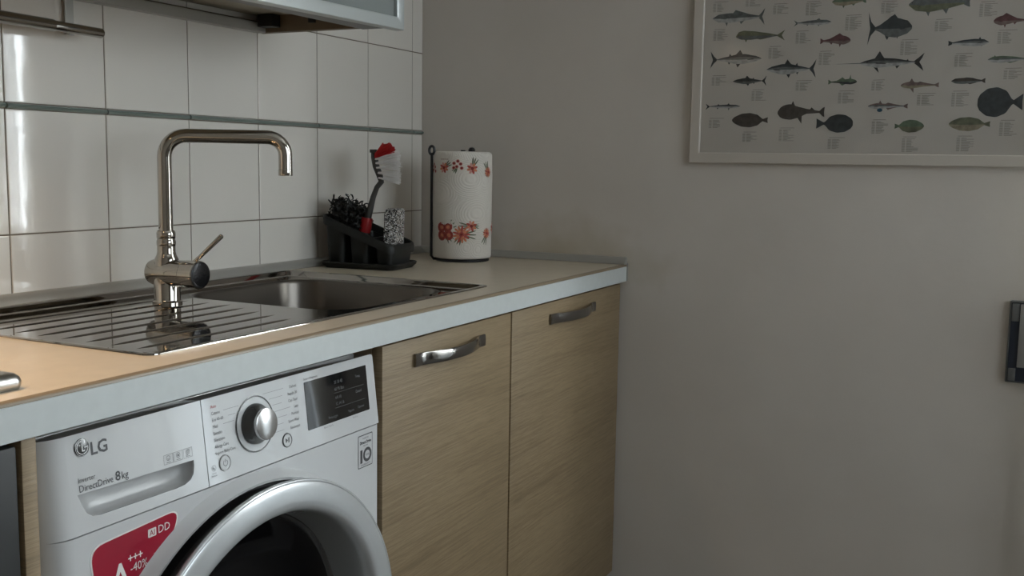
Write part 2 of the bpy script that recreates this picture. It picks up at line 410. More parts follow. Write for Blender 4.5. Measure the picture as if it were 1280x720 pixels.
def curtain(ya, yb, label, mname):
    bm = new(); n = 110; rows_ = []
    for z in (.12, .5, .9, 1.4, 1.9, 2.32):
        rows_.append([Vector((-.062+.020*math.sin(i*.42+z*.9)+.008*math.sin(i*1.13+z*2), ya+(yb-ya)*i/n+.006*math.sin(z*3+i*.1), z)) for i in range(n+1)])
    loft(bm, rows_, closed=False)
    o = part('curtain', bm, mname, loc=(-.062, (ya+yb)/2, .12)); tag(o, label, 'curtain', 'curtains at the balcony door')
curtain(-1.90, -1.508, 'thick off-white curtain hanging beside the fish poster', 'curtain_thick')
curtain(-2.345, -1.945, 'thin white curtain hanging at the far side of the balcony door', 'curtain_sheer')
b = new(); tube(b, [(-.062, -2.55, 2.34), (-.062, -1.46, 2.34)], .012, 12)
for yy in (-2.52, -1.49): box(b, (-.066, yy-.008, 2.33), (0, yy+.008, 2.35))
tag(part('curtain_rod', b, 'handle_metal', loc=(-.03, -2.0, 2.34)), 'dark metal curtain rod above the balcony door', 'curtain rod')

# ------------------------------------------------------------------ worktop
WX0, WX1 = -2.30, -.001
wt = root('worktop', ((WX0+WX1)/2, -.3, ZC-.04), 'beige laminate kitchen worktop with pale grey front edge', 'worktop')
SX0, SX1, SY0, SY1 = -1.468, -.597, -.523, -.030      # sink outline
b = new()
out = [(WX0, -.575), (WX1, -.575), (WX1, -.001), (WX0, -.001)]
hole = rrect(SX0+.005, SX1-.005, SY0+.005, SY1-.005, .012, 4)
fill(b, [out, hole], lambda x, y: Vector((x, y, ZC))); fill(b, [out, hole], lambda x, y: Vector((x, y, ZC-.04)))
walls(b, hole, lambda x, y: Vector((x, y, ZC)), lambda x, y: Vector((x, y, ZC-.04)))
# front roll edge
pr = [(-.575, ZC), (-.5770, ZC), (-.5770, ZC-.04), (-.575, ZC-.04)]
loft(b, [[Vector((x, y, z)) for y, z in pr] for x in (WX0, WX1)], closed=False)
part('slab', b, 'laminate', wt)
b = new(); pr = [(-.5771, ZC+.0001), (-.5800, ZC), (-.5822, ZC-.0010), (-.5836, ZC-.0030), (-.5838, ZC-.0052), (-.5771, ZC-.0052)]
loft(b, [[Vector((x, y, z)) for y, z in pr] for x in (WX0, -.004)], cap0=True, cap1=True); part('edge_bead', b, 'edge_brown', wt, 'thin brown line along the front edge')
b = new(); box(b, (WX0, -.5846, ZC-.0412), (-.004, -.5771, ZC-.0053), .0006, 1); part('edge_strip', b, 'fascia', wt, 'pale grey front edge strip')
def upstand(bm, P, Q, nrm, up_end=False):
    P = Vector(P); Q = Vector(Q); nrm = Vector(nrm)
    prof = [(.0005, 0), (.020, 0), (.0205, .002), (.0185, .006), (.013, .0135), (.009, .0165), (.0055, .0172), (.0005, .0172)]
    loft(bm, [[p + nrm*d + Vector((0, 0, z)) for d, z in prof] for p in (P, Q)], closed=True, cap0=True, cap1=True)
b = new(); upstand(b, (WX0, 0, ZC+.0002), (-.020, 0, ZC+.0002), (0, -1, 0)); part('upstand', b, 'upstand', wt, 'grey sealing profile along the tiles')
b = new(); upstand(b, (0, -.001, ZC+.0002), (0, -.5835, ZC+.0002), (-1, 0, 0)); part('upstand', b, 'upstand', wt, 'grey sealing profile along the painted wall')
b = new(); box(b, (-.0205, -.5872, ZC-.041), (-.0008, -.5850, ZC+.004), .001, 1); 
for v in b.verts:
    if v.co.x < -.015: v.co.x = -.0042
part('end_cap', b, 'upstand', wt)

# ------------------------------------------------------------------ sink
sk = root('kitchen_sink', ((SX0+SX1)/2, (SY0+SY1)/2, ZC), 'stainless steel inset sink with ribbed drainer and one bowl', 'sink')
N = 8
def ring(e, r, z, n=N): return [Vector((x, y, z)) for x, y in rrect(SX0+e, SX1-e, SY0+e, SY1-e, r, n)]
b = new(); ZT = ZC+.0030; ZF = ZC-.0075
loft(b, [ring(0, .016, ZC+.0002), ring(.0002, .016, ZC+.0016), ring(.0012, .015, ZT-.0004), ring(.003, .014, ZT), ring(.0075, .012, ZT-.0003), ring(.0095, .012, ZT-.0018),
         ring(.0150, .012, ZF+.0015), ring(.0175, .012, ZF)])
BX0, BX1, BY0, BY1 = -.995, -.632, -.463, -.088
bout = lambda e, r: rrect(BX0+e, BX1-e, BY0+e, BY1-e, r, N)
fill(b, [rrect(SX0+.0175, SX1-.0175, SY0+.0175, SY1-.0175, .012, N), bout(0, .075)], lambda x, y: Vector((x, y, ZF)))
part('deck', b, 'steel', sk, sharp=14)
b = new()
def br(e, r, z): return [Vector((x, y, z)) for x, y in bout(e, r)]
loft(b, [br(-.0003, .075, ZF), br(.002, .074, ZF-.0005), br(.0045, .073, ZF-.003), br(.006, .072, ZF-.008), br(.012, .070, ZF-.11), br(.020, .066, ZF-.135), br(.035, .055, ZF-.15), br(.06, .04, ZF-.155)], cap1=True)
part('bowl', b, 'basin_steel', sk, sharp=60)
b = new(); lathe(b, [(.042, .0005), (.042, .003), (.030, .004), (.028, .001), (0, .0015)], ((BX0+BX1)/2, (BY0+BY1)/2, ZF-.155), n=28); part('drain', b, 'chrome', sk)
for k in range(8):     # the drainer ribs
    yy = -.112-.0465*k; xa = SX0+.058; xb = -1.022-(.0 if k < 4 else .018*(k-3))
    b = new(); nseg = 14; rr = []
    for i in range(nseg+1):
        x = xa+(xb-xa)*i/nseg; t = min(i/1.2, (nseg-i)/1.6, 1); h = .0017*t**.5 if t > 0 else 0
        wd = .0028*(.35+.65*t)
        rr.append([Vector((x, yy+wd*q, ZF-.0001+h*z_)) for q, z_ in ((-1, 0), (-.72, .55), (-.3, .95), (.3, .95), (.72, .55), (1, 0))])
    loft(b, rr, closed=False); part('drainer_rib', b, 'steel', sk, sharp=80)

# ------------------------------------------------------------------ mixer tap
TX, TY = -1.068, -.152
tp = root('mixer_tap', (TX, TY, ZF), 'chrome mixer tap with square swivel spout standing on the sink', 'tap')
T = Vector((TX, TY, 0)); Z0 = ZF
b = new(); lathe(b, [(0, 0), (.0245, 0), (.0245, .0035), (.0225, .005), (.0218, .0065), (.0218, .045)], (TX, TY, Z0), n=36); part('base', b, 'chrome', tp)
BZ = Z0+.052           # axis height of the lying cylinder
b = new(); lathe(b, [(0, -.036), (.014, -.0355), (.0205, -.031), (.0225, -.024), (.0230, -.015), (.0230, .044)], (TX, TY, BZ), (0, -1, 0), 40, cap1=True)
lathe(b, [(.0200, .012), (.0195, .024), (.0165, .030), (.0150, .036), (.0150, .046)], (TX, TY, BZ), (0, 0, 1), 32)
part('body', b, 'chrome', tp)
b = new(); lathe(b, [(.0226, .0446), (.0236, .0452), (.0238, .073), (.0225, .0748), (0, .0750)], (TX, TY, BZ), (0, -1, 0), 40)
knob = part('lever_cap', b, 'chrome', tp)
b = new(); lathe(b, [(.0222, .07515), (.0215, .0757), (.018, .0762), (0, .0764)], (TX, TY, BZ), (0, -1, 0), 40); part('cap_disc', b, 'dark_cap', knob, 'dark mirror-finished end disc')
b = new(); tube(b, [(TX, TY-.060, BZ+.020), (TX+.003, TY-.075, BZ+.033), (TX+.010, TY-.112, BZ+.066), (TX+.0103, TY-.1135, BZ+.0673)], [.0034, .0035, .0042, .003], 12); part('lever', b, 'chrome', tp)
b = new(); lathe(b, [(.0152, .046), (.0158, .0475), (.0158, .054), (.0148, .056), (.0146, .058), (.0156, .0595), (.0156, .068), (.0140, .071)], (TX, TY, BZ), n=32); part('collar', b, 'chrome', tp)
b = new(); ST = 1.180; sd = Vector((.60, -.80, 0)); L = .198; rb = .036
pts = [T+Vector((0, 0, BZ+.066)), T+Vector((0, 0, 1.05))]
for k in range(9):
    a = PI/2*k/8; pts.append(T+sd*(rb-rb*math.cos(a))+Vector((0, 0, ST-rb+rb*math.sin(a))))
r3 = .030
for k in range(9):
    a = PI/2*k/8; pts.append(T+sd*(L-r3+r3*math.sin(a))+Vector((0, 0, ST-r3+r3*math.cos(a))))
pts.append(T+sd*L+Vector((0, 0, 1.118)))
tube(b, pts, .0118, 24); part('spout', b, 'chrome', tp, sharp=50)
b = new(); lathe(b, [(.0119, -.001), (.0123, 0), (.0123, .009), (.0119, .010)], T+sd*L+Vector((0, 0, 1.1165)), n=24, cap0=True); part('aerator', b, 'chrome', tp)

# ------------------------------------------------------------------ base cabinets
DY = -.572; DZ0, DZ1 = .132, .8575
def bow_handle(parent, xa, xb, zc):
    n = 26; hh = .0108; th = .0032; outer = []; 
    def yo(t):
        if t < .10 or t > .90: return .0042
        s = math.sin(PI*(t-.10)/.80); return .0042+.0215*min(1, s)**.85
    f, k = [], []
    for i in range(n+1):
        t = i/n; x = xa+(xb-xa)*t; h = hh*(1-.10*math.sin(PI*t)); y = DY-yo(t)
        outer.append([Vector((x, y, zc-h)), Vector((x, y-.0012, zc-h*.85)), Vector((x, y-.0018, zc)), Vector((x, y-.0012, zc+h*.85)), Vector((x, y, zc+h)), Vector((x, min(y+th, DY-.0002), zc+h)), Vector((x, min(y+th, DY-.0002), zc-h))])
    b = new(); loft(b, outer, closed=True, cap0=True, cap1=True)
    return part('handle', b, 'handle_metal', parent, 'grey metal bow handle', sharp=50)
def cabinet(x0, x1, label, hx, hz):
    r = root('base_cabinet', ((x0+x1)/2, -.3, 0), label, 'cabinet', 'oak base cabinets under the worktop')
    b = new(); t = .018; xa, xb = x0+.0015, x1-.0015
    box(b, (xa, -.5515, .13), (xa+t, -.03, .8628)); box(b, (xb-t, -.5515, .13), (xb, -.03, .8628))
    box(b, (xa+t, -.5515, .13), (xb-t, -.03, .148)); box(b, (xa+t, -.040, .148), (xb-t, -.03, .86)); box(b, (xa+t, -.5515, .8448), (xb-t, -.46, .8628))
    if 1: pass
    part('carcass', b, 'carcass', r)
    b = new(); box(b, (x0+.0024, DY, DZ0), (x1-.0024, DY+.019, DZ1), .0012, 2)
    d = part('door', b, 'oak', r, 'light oak grained door')
    bow_handle(d, hx[0], hx[1], hz)
    b = new(); box(b, (x0+.001, -.515, .002), (x1-.001, -.497, .1298)); part('plinth', b, 'carcass_dark', r)
    return r
# both bowls' carcass tops stay clear of the sink bowl
cabinet(-1.0465, -.5995, 'oak base cabinet between the washing machine and the next cabinet', (-.955, -.715), .8215)
cabinet(-.5985, -.0085, 'oak base cabinet standing against the painted wall', (-.425, -.180), .8220)

# tall side panel left of the washing machine
b = new(); box(b, (-1.6875, -.5725, .002), (-1.6695, -.02, .8635), .002, 2)
tag(part('side_panel', b, 'oak', loc=(-1.678, -.3, 0)), 'oak side panel between the washing machine and the oven', 'panel')

# built-in oven under the hob
ov = root('oven', (-1.988, -.3, 0), 'dark grey oven front beside the oak side panel', 'oven')
b = new(); box(b, (-2.285, -.555, .12), (-1.690, -.03, .862)); part('body', b, 'oven_dark', ov)
b = new(); box(b, (-2.285, -.570, .13), (-1.6905, -.5555, .615), .003); d = part('door', b, 'oven_dark', ov)
b = new(); tube(b, [(-2.23, -.608, .575), (-1.745, -.608, .575)], .009, 14)
for x in (-2.2, -1.775): tube(b, [(x, -.5705, .575), (x, -.606, .575)], .007, 10)
part('handle', b, 'steel_brushed', d)
b = new(); box(b, (-2.285, -.570, .62), (-1.6905, -.5555, .855), .003); pnl = part('control_panel', b, 'oven_dark', ov)
for x in (-2.2, -2.1, -2.0, -1.9):
    b = new(); lathe(b, [(.019, .0005), (.018, .022), (.015, .024), (0, .024)], (x, -.570, .80), (0, -1, 0), 20); part('knob', b, 'steel_brushed', pnl)
b = new(); box(b, (-2.285, -.515, .002), (-1.690, -.497, .119)); part('plinth', b, 'carcass_dark', ov)

# hob
hb = root('gas_hob', (-1.98, -.29, ZC), 'stainless steel hob plate with rounded edge lying on the worktop', 'hob')
b = new()
def hr(e, r, z): return [Vector((x, y, z)) for x, y in rrect(-2.285+e, -1.6590-e, -.5475+e, -.062-e, r*.45, 8)]
loft(b, [hr(.002, .022, ZC+.0004), hr(.0004, .024, ZC+.004), hr(0, .024, ZC+.008), hr(.0014, .023, ZC+.0125), hr(.005, .020, ZC+.0158), hr(.010, .018, ZC+.017), hr(.02, .015, ZC+.0172)], cap0=True, cap1=True)
part('plate', b, 'steel_brushed', hb, sharp=60)
for x, y, r in ((-2.12, -.18, .035), (-2.12, -.43, .048), (-1.84, -.18, .048), (-1.84, -.43, .035)):
    b = new(); lathe(b, [(r*1.25, 0), (r*1.25, .006), (r, .009), (r, .017), (r*.92, .021), (0, .022)], (x, y, ZC+.0173), n=28); part('burner', b, 'black_rubber', hb)

# range hood with its warm lamps, above the hob
hd = root('range_hood', (-1.98, -.25, 1.60), 'steel range hood with warm lamps above the hob', 'range hood')
b = new()
loft(b, [[Vector((x, y, z)) for x, y in ((x0, ya), (x1, ya), (x1, -.02), (x0, -.02))] for x0, x1, ya, z in ((-2.28, -1.69, -.50, 1.60), (-2.28, -1.69, -.50, 1.64), (-2.12, -1.84, -.28, 1.80), (-2.12, -1.84, -.28, 2.60))], cap0=True, cap1=True)
part('canopy', b, 'hood_steel', hd)
for x in (-2.12, -1.80):
    b = new(); lathe(b, [(.030, 0), (.030, -.004), (0, -.005)], (x, -.34, 1.5995), n=24); part('lamp', b, 'lamp_glow', hd)
    l = bpy.data.lights.new('hood_lamp', 'SPOT'); l.energy = 13; l.color = (1, .68, .38); l.spot_size = math.radians(125); l.spot_blend = .8; l.shadow_soft_size = .03
    o = bpy.data.objects.new('hood_lamp', l); COL.objects.link(o); o.location = (x, -.34, 1.585)

# ------------------------------------------------------------------ washing machine
WXA, WXB = -1.6565, -1.0545
WCX = (WXA+WXB)/2
wm = root('washing_machine', (WCX, -.3, 0), 'white front-loading washing machine under the worktop', 'washing machine')
def yp(z): return -.56-(.846-z)*.1132 if z > .7395 else -.572
PU = Vector((0, .1132, 1)).normalized(); PN = Vector((0, -PU.z, PU.y))
def onp(x, z, d=0.):      # point on the sloping control panel
    return Vector((x, yp(z), z)) + PN*d
b = new()
pl = rrect(WXA, WXB, -.572, -.03, [.006, .006, .030, .006], 10)
loft(b, [[Vector((x, y, z)) for x, y in pl] for z in (.012, .7385)], cap0=True, cap1=True)
b.faces.ensure_lookup_table(); b.normal_update()
ff = [f for f in b.faces if abs(f.normal.y) > .99 and f.calc_center_median().y < -.5 and f.calc_area() > .2]
bmesh.ops.delete(b, geom=ff, context='FACES_ONLY')
fill(b, [[(WXA+.030, .012), (WXB-.006, .012), (WXB-.006, .7385), (WXA+.030, .7385)], [(-1.356+.2575*math.cos(2*PI*k/72), .456+.2575*math.sin(2*PI*k/72)) for k in range(72)]], lambda x, z: Vector((x, -.572, z)))
b2 = rrect(WXA, WXB, -.542, -.03, [.006, .006, .006, .006], 8)
loft(b, [[Vector((x, y, z)) for x, y in b2] for z in (.7385, .838)], cap1=True)
part('cabinet', b, 'white_plastic', wm)
for x in (WXA+.05, WXB-.05):
    for y in (-.52, -.08):
        b = new(); lathe(b, [(.02, 0), (.02, .012)], (x, y, .0002), n=16, cap0=True, cap1=True); part('foot', b, 'black_rubber', wm)
b = new(); box(b, (WXA+.004, -.530, .8385), (WXB-.004, -.03, .846), .003); part('top_plate', b, 'white_plastic', wm)

# control panel
def panel_plate(x0, x1, z0, z1, holes, rl, rr_, mname, name, d0=.0):
    bm = new(); o2 = rrect(x0, x1, z0, z1, [rr_, rl, .001, .001], 5)
    n3 = lambda dd: (lambda x, z: onp(x, z, dd))
    fill(bm, [o2] + holes, n3(d0)); walls(bm, o2, n3(d0), n3(d0-.0009))
    ins = o2
    walls(bm, o2, n3(d0-.0009), n3(d0-.030))
    for h in holes: walls(bm, h, n3(d0), n3(d0-.003))
    return bm
XS = -1.4250
disp = rrect(-1.2255, -1.0752, .7655, .8335, .0012, 2)
bm = panel_plate(XS+.0007, WXB, .7402, .8475, [], .0008, .006, 'white_plastic_gloss', 'control_panel')
cp = part('control_panel', bm, 'white_plastic_gloss', wm)
slot = [(-1.6175, .7832), (-1.6125, .7700), (-1.6080, .7610), (-1.6010, .7560), (-1.5900, .7542), (-1.4780, .7525), (-1.4640, .7535), (-1.4540, .7570), (-1.4485, .7630), (-1.4465, .7720), (-1.4464, .7790)]
slot = slot[::-1]
bm = panel_plate(WXA+.030, XS-.0007, .7402, .8475, [slot], .0001, .0008, 'white_plastic_gloss', 'detergent_drawer')
arcp = [(WXA+.030-.030*math.sin(PI/2*k/10), -.030+.030*math.cos(PI/2*k/10)) for k in range(11)]
loft(bm, [[onp(x, z, d) for x, d in arcp] for z in (.7402, .8475)], closed=False)
bm.faces.new([bm.verts.new(onp(x, .8475, d)) for x, d in arcp + [(WXA+.030, -.030)]])
dd = part('detergent_drawer', bm, 'white_plastic_gloss', wm)
bm = new()                         # scooped finger grip
cxs, czs = -1.532, .783
def scoop(s, d): return [onp(cxs+(x-cxs)*s, czs+(z-czs)*s, d) for x, z in slot]
loft(bm, [scoop(1, -.0028), scoop(.985, -.006), scoop(.95, -.0105), scoop(.88, -.0145), scoop(.74, -.0175), scoop(.5, -.0185)], cap1=True)
part('drawer_grip', bm, 'grip_plastic', dd, 'scooped grey finger grip', sharp=60)
def ptext(s, x, z, size, mname, parent, align='LEFT', bold=0., d=.0004, sx=1., name='lettering'):
    bm = text_bm(s, size, lambda u, v: onp(x+u, z, d)+PU*v, align, bold=bold, sx=sx)
    return part(name, bm, mname, parent)
# emblem and lettering
bm = new(); lathe(bm, [(0, .0002), (.0098, .0002), (.0098, .0009), (.0090, .0013), (0, .0013)], onp(-1.6055, .8320), PN, 32)
part('brand_emblem', bm, 'knob_dark', dd, 'round grey metallic brand emblem')
bm = new()
c0 = onp(-1.6055, .8320, .0016)
def epp(a, r): return c0 + Vector((1, 0, 0))*math.cos(a)*r + PU*math.sin(a)*r
def arc_strip(bm, a0, a1, ra, rb_, n=20):
    P = [[bm.verts.new(epp(math.radians(a0+(a1-a0)*i/n), r)) for r in (ra, rb_)] for i in range(n+1)]
    for A, B in zip(P, P[1:]): bm.faces.new([A[0], B[0], B[1], A[1]])
def rect_strip(bm, u0, u1, v0, v1):
    bm.faces.new([bm.verts.new(c0+Vector((1, 0, 0))*u+PU*v) for u, v in ((u0, v0), (u1, v0), (u1, v1), (u0, v1))])
arc_strip(bm, 95, 360, .0066, .0078); rect_strip(bm, .0022, .0076, -.0008, .0006); rect_strip(bm, -.0010, .0004, -.0045, .0045); rect_strip(bm, .0004, .0028, -.0045, -.0033); arc_strip(bm, 0, 360, .0089, .0094, 28)
rect_strip(bm, -.0042, -.0024, .0020, .0038)
part('emblem_mark', bm, 'knob_silver', dd)
ptext('LG', -1.5950, .8210, .0198, 'ink', dd, bold=.0004)
ptext('Inverter', -1.6150, .7950, .0082, 'ink_soft', dd, sx=.86)
ptext('DirectDrive', -1.6150, .7850, .0108, 'ink', dd, sx=.88)
ptext('8', -1.5655, .7848, .0150, 'ink', dd, bold=.0002)
ptext('kg', -1.5570, .7848, .0122, 'ink', dd, sx=.9)
for i in range(3):
    xa = -1.4935+i*.0158; bm = new()
    for (u0, u1, v0, v1) in ((0, .0145, 0, .0003), (0, .0145, .0110, .0113), (0, .0003, 0, .0113), (.0142, .0145, 0, .0113)):
        bm.faces.new([bm.verts.new(onp(xa+u, .7842+v, .0004)) for u, v in ((u0, v0), (u1, v0), (u1, v1), (u0, v1))])
    c0 = onp(xa+.00725, .7910, .0004); arc_strip(bm, 0, 360, .0026, .0031, 16)
    if i == 0: arc_strip(bm, 200, 340, .0010, .0017, 8)
    elif i == 1: rect_strip(bm, -.0012, .0012, -.0014, .0010)
    else: rect_strip(bm, -.0030, -.0002, -.0040, -.0034); arc_strip(bm, 0, 360, .0010, .0014, 10)
    rect_strip(bm, -.0032, .0032, -.0054, -.0048)
    part('drawer_icon', bm, 'ink_soft', dd)
# programme knob
kc = onp(-1.3320, .7985)
kn = None
bm = new(); lathe(bm, [(.0372, .0002), (.0372, .0008), (.0362, .0011), (.0352, .0008)], kc, PN, 48); lathe(bm, [(.0352, .0006), (.0285, .0006)], kc, PN, 48, mi=1)
kb = part('knob_bezel', bm, ['knob_dark', 'white_plastic_gloss'], cp)
bm = new(); lathe(bm, [(.0268, .0004), (.0265, .004), (.0240, .008), (.0218, .011), (.0208, .017)], kc, PN, 48); kn = part('programme_knob', bm, 'knob_dark', wm, 'dark chrome skirt of the programme dial')
bm = new(); lathe(bm, [(.0209, .0165), (.0211, .0185), (.0206, .0202), (.0196, .0207), (0, .0211)], kc, PN, 48); part('knob_face', bm, 'knob_silver', kn, 'brushed silver dial face')
# programme lists
left = ['Auto', 'Cotone', 'Eco 40-60', 'Misti', 'Sintetici', 'Silenzioso', 'Allergy Care', 'Vapore Baby Care']
for i, s in enumerate(left):
    z = .8362-.0084*i; x = -1.4095
    ptext(s, x, z-.0022, .0058, 'ink_red' if i == 0 else 'ink_soft', cp, sx=.85)
    if i in (1, 2, 3, 6):
        xl = x+.0026*len(s)+.006; bm = new(); xr = -1.332-math.sqrt(max(.0405**2-(z-.7985)**2, .00001))
        if xr > xl+.002:
            bm.faces.new([bm.verts.new(onp(u, v, .0004)) for u, v in ((xl, z), (xr, z), (xr, z+.0004), (xl, z+.0004))]); part('guide_line', bm, 'ink_soft', cp)
        else: bm.free()
right = ['Delicati', 'Rapido 30', 'Capi Scuri', 'Lana', 'Piumoni', 'Sport Wear', 'Risciacquo']
for i, s in enumerate(right):
    z = .8335-.0092*i; x = -1.2420
    ptext(s, x, z-.0022, .0058, 'ink_soft', cp, 'RIGHT', sx=.85)
    xl = -1.332+math.sqrt(max(.0405**2-(z-.7985)**2, .00001)); xr = x-.0028*len(s)-.006
    if xr > xl+.002:
        bm = new(); bm.faces.new([bm.verts.new(onp(u, v, .0004)) for u, v in ((xl, z), (xr, z), (xr, z+.0004), (xl, z+.0004))]); part('guide_line', bm, 'ink_soft', cp)
# buttons
def button(x, z, r, name, glyph):
    c = onp(x, z); bm = new()
    lathe(bm, [(r, .0002), (r, .0010), (r*.90, .0014), (r*.80, .0009)], c, PN, 28); q = part(name, bm, 'knob_dark', cp, sharp=60)
    return c
bm = new(); lathe(bm, [(0, .0012), (.0085, .0012), (.0089, .0008)], onp(-1.3945, .7625), PN, 28); pb = part('power_button', bm, 'white_plastic', cp)
bm = new(); lathe(bm, [(.0089, .0003), (.0089, .0013), (.0101, .0016), (.0106, .0003)], onp(-1.3945, .7625), PN, 28); part('button_ring', bm, 'grip_plastic', cp)
c0 = onp(-1.3945, .7625, .0015); bm = new(); arc_strip(bm, 125, 415, .0034, .0042); rect_strip(bm, -.0004, .0004, .0005, .0050); part('power_symbol', bm, 'ink_soft', cp)
bm = new(); lathe(bm, [(0, .0012), (.0080, .0012), (.0084, .0008)], onp(-1.2725, .7630), PN, 28); part('start_button', bm, 'white_plastic', cp)
bm = new(); lathe(bm, [(.0084, .0003), (.0084, .0013), (.0094, .0016), (.0099, .0003)], onp(-1.2725, .7630), PN, 28); part('button_ring', bm, 'ink_soft', cp)
c0 = onp(-1.2725, .7630, .0015); bm = new()
bm.faces.new([bm.verts.new(c0+Vector((1, 0, 0))*u+PU*v) for u, v in ((-.0042, -.0036), (.0004, 0), (-.0042, .0036))]); rect_strip(bm, .0008, .0019, -.0036, .0036); rect_strip(bm, .0029, .0040, -.0036, .0036)
part('start_symbol', bm, 'ink', cp)
c0 = onp(-1.4145, .7605, .0004); bm = new(); arc_strip(bm, 0, 360, .0034, .0038, 18); arc_strip(bm, 90, 330, .0016, .0022, 10); rect_strip(bm, -.0012, .0012, -.0004, .0004); part('remote_symbol', bm, 'ink_soft', cp)
ptext('Avvio', -1.4145, .7532, .0032, 'ink_soft', cp, 'CENTER'); ptext('Remoto', -1.4145, .7500, .0032, 'ink_soft', cp, 'CENTER')
# display
bm = new(); fill(bm, [disp], lambda x, z: onp(x, z, .0005)); walls(bm, disp, lambda x, z: onp(x, z, .0005), lambda x, z: onp(x, z, .0))
dp = part('display', bm, 'black_glass', wm, 'black glass display')
for (s, x, z, sz) in (('20 30 40', -1.158, .8190, .0068), ('60 95 Eco', -1.158, .8090, .0068), ('4 8 10', -1.158, .7965, .0068), ('12 14 16', -1.158, .7875, .0068), ('Temp.', -1.105, .8190, .0060), ('Centrif.', -1.107, .7965, .0060),
                      ('Prelavaggio', -1.178, .7715, .0058), ('Vapore', -1.130, .7715, .0058), ('Opzioni', -1.105, .7730, .0058)):
    ptext(s, x, z, sz, 'display_ink', dp, d=.0008, sx=.85)
for z in (.8055, .7840):
    bm = new(); bm.faces.new([bm.verts.new(onp(u, v, .0008)) for u, v in ((-1.160, z), (-1.085, z), (-1.085, z+.0004), (-1.160, z+.0004))]); part('guide_line', bm, 'display_ink', dp)
ptext('Smart Diagnosis', -1.2255, .8362, .0044, 'ink_soft', cp, sx=1.1); ptext('Blocco Tasti 3s', -1.190, .7605, .0036, 'ink_soft', cp); ptext('Wi-Fi 3s', -1.120, .7605, .0036, 'ink_soft', cp)

# body front stickers
FY = -.572
def fr(x, z, d=.0003): return Vector((x, FY-d, z))
def ftext(s, x, z, size, mname, parent, align='LEFT', bold=0., d=.0011, sx=1.):
    return part('lettering', text_bm(s, size, lambda u, v: fr(x+u, z+v, d), align, bold=bold, sx=sx), mname, parent)
def smooth_poly(pts, rads, n=6):
    out = []
    for i, p in enumerate(pts):
        p = Vector(p); a = (Vector(pts[i-1])-p); c = (Vector(pts[(i+1) % len(pts)])-p); r = rads[i]
        la, lc = min(r, a.length*.48), min(r, c.length*.48)
        A = p+a.normalized()*la; B = p+c.normalized()*lc
        for k in range(n+1):
            t = k/n; out.append(tuple((1-t)**2*A+2*t*(1-t)*p+t*t*B))
    return out
spts = [(-1.6110, .7225), (-1.4755, .7285), (-1.4850, .7000), (-1.5350, .6550), (-1.5560, .6050), (-1.5950, .6150)]
outl = smooth_poly(spts, [.022, .018, .020, .02, .02, .02])
cs = Vector((-1.555, .685)); inl = []
for p in outl:
    d = Vector(p)-cs; inl.append(tuple(cs+d*(1-.0022/d.length)))
bm = new(); fill(bm, [outl], lambda x, z: fr(x, z, .0004)); walls(bm, outl, lambda x, z: fr(x, z, .0004), lambda x, z: fr(x, z, 0))
st = part('energy_sticker', bm, 'sticker_white', wm, 'red energy sticker with white border')
bm = new(); fill(bm, [inl], lambda x, z: fr(x, z, .0007)); part('sticker_field', bm, 'sticker_red', st)
bm = new(); lp = rrect(-1.5265, -1.5140, .7075, .7175, .0012, 3); fill(bm, [lp], lambda x, z: fr(x, z, .0011)); part('ai_box', bm, 'sticker_white', st)
ftext('AI', -1.5203, .7090, .0098, 'sticker_red', st, 'CENTER', d=.0015); ftext('DD', -1.5115, .7085, .0135, 'sticker_white', st, sx=.95)
ftext('A', -1.5820, .6570, .0500, 'sticker_white', st, bold=.0006, sx=.85); ftext('+++', -1.5570, .6880, .0140, 'sticker_white', st, bold=.0002, sx=.9); ftext('-40%', -1.5540, .6760, .0140, 'sticker_white', st, sx=.92); ftext('*', -1.5185, .6830, .006, 'sticker_white', st)
bm = new()
o2 = rrect(-1.1100, -1.0720, .6795, .7305, .0015, 3); i2 = rrect(-1.1086, -1.0734, .6809, .7291, .001, 3)
fill(bm, [o2], lambda x, z: fr(x, z, .0003)); fill(bm, [i2], lambda x, z: fr(x, z, .0005), mi=1)
bd = part('warranty_sticker', bm, ['ink', 'white_plastic'], wm, 'white sticker with black 10 year print')
ftext('INVERTER', -1.0910, .7235, .0036, 'ink', bd, 'CENTER', d=.0008); ftext('Direct Drive', -1.0910, .7165, .0062, 'ink', bd, 'CENTER', bold=.00035, d=.0008, sx=.92); ftext('MOTOR', -1.0910, .7120, .0034, 'ink', bd, 'CENTER', d=.0008)
ftext('1', -1.1082, .6885, .0255, 'ink', bd, bold=.0016, d=.0008)
bm = new(); c0 = fr(-1.0862, .6982, .0008); PUsave = PU; PU = Vector((0, 0, 1)); arc_strip(bm, 0, 360, .0066, .0112, 30); part('zero_ring', bm, 'ink', bd); PU = PUsave
ftext('YEAR', -1.0862, .6965, .0046, 'ink', bd, 'CENTER', d=.0008); ftext('WARRANTY', -1.0910, .6825, .0044, 'ink', bd, 'CENTER', d=.0008)

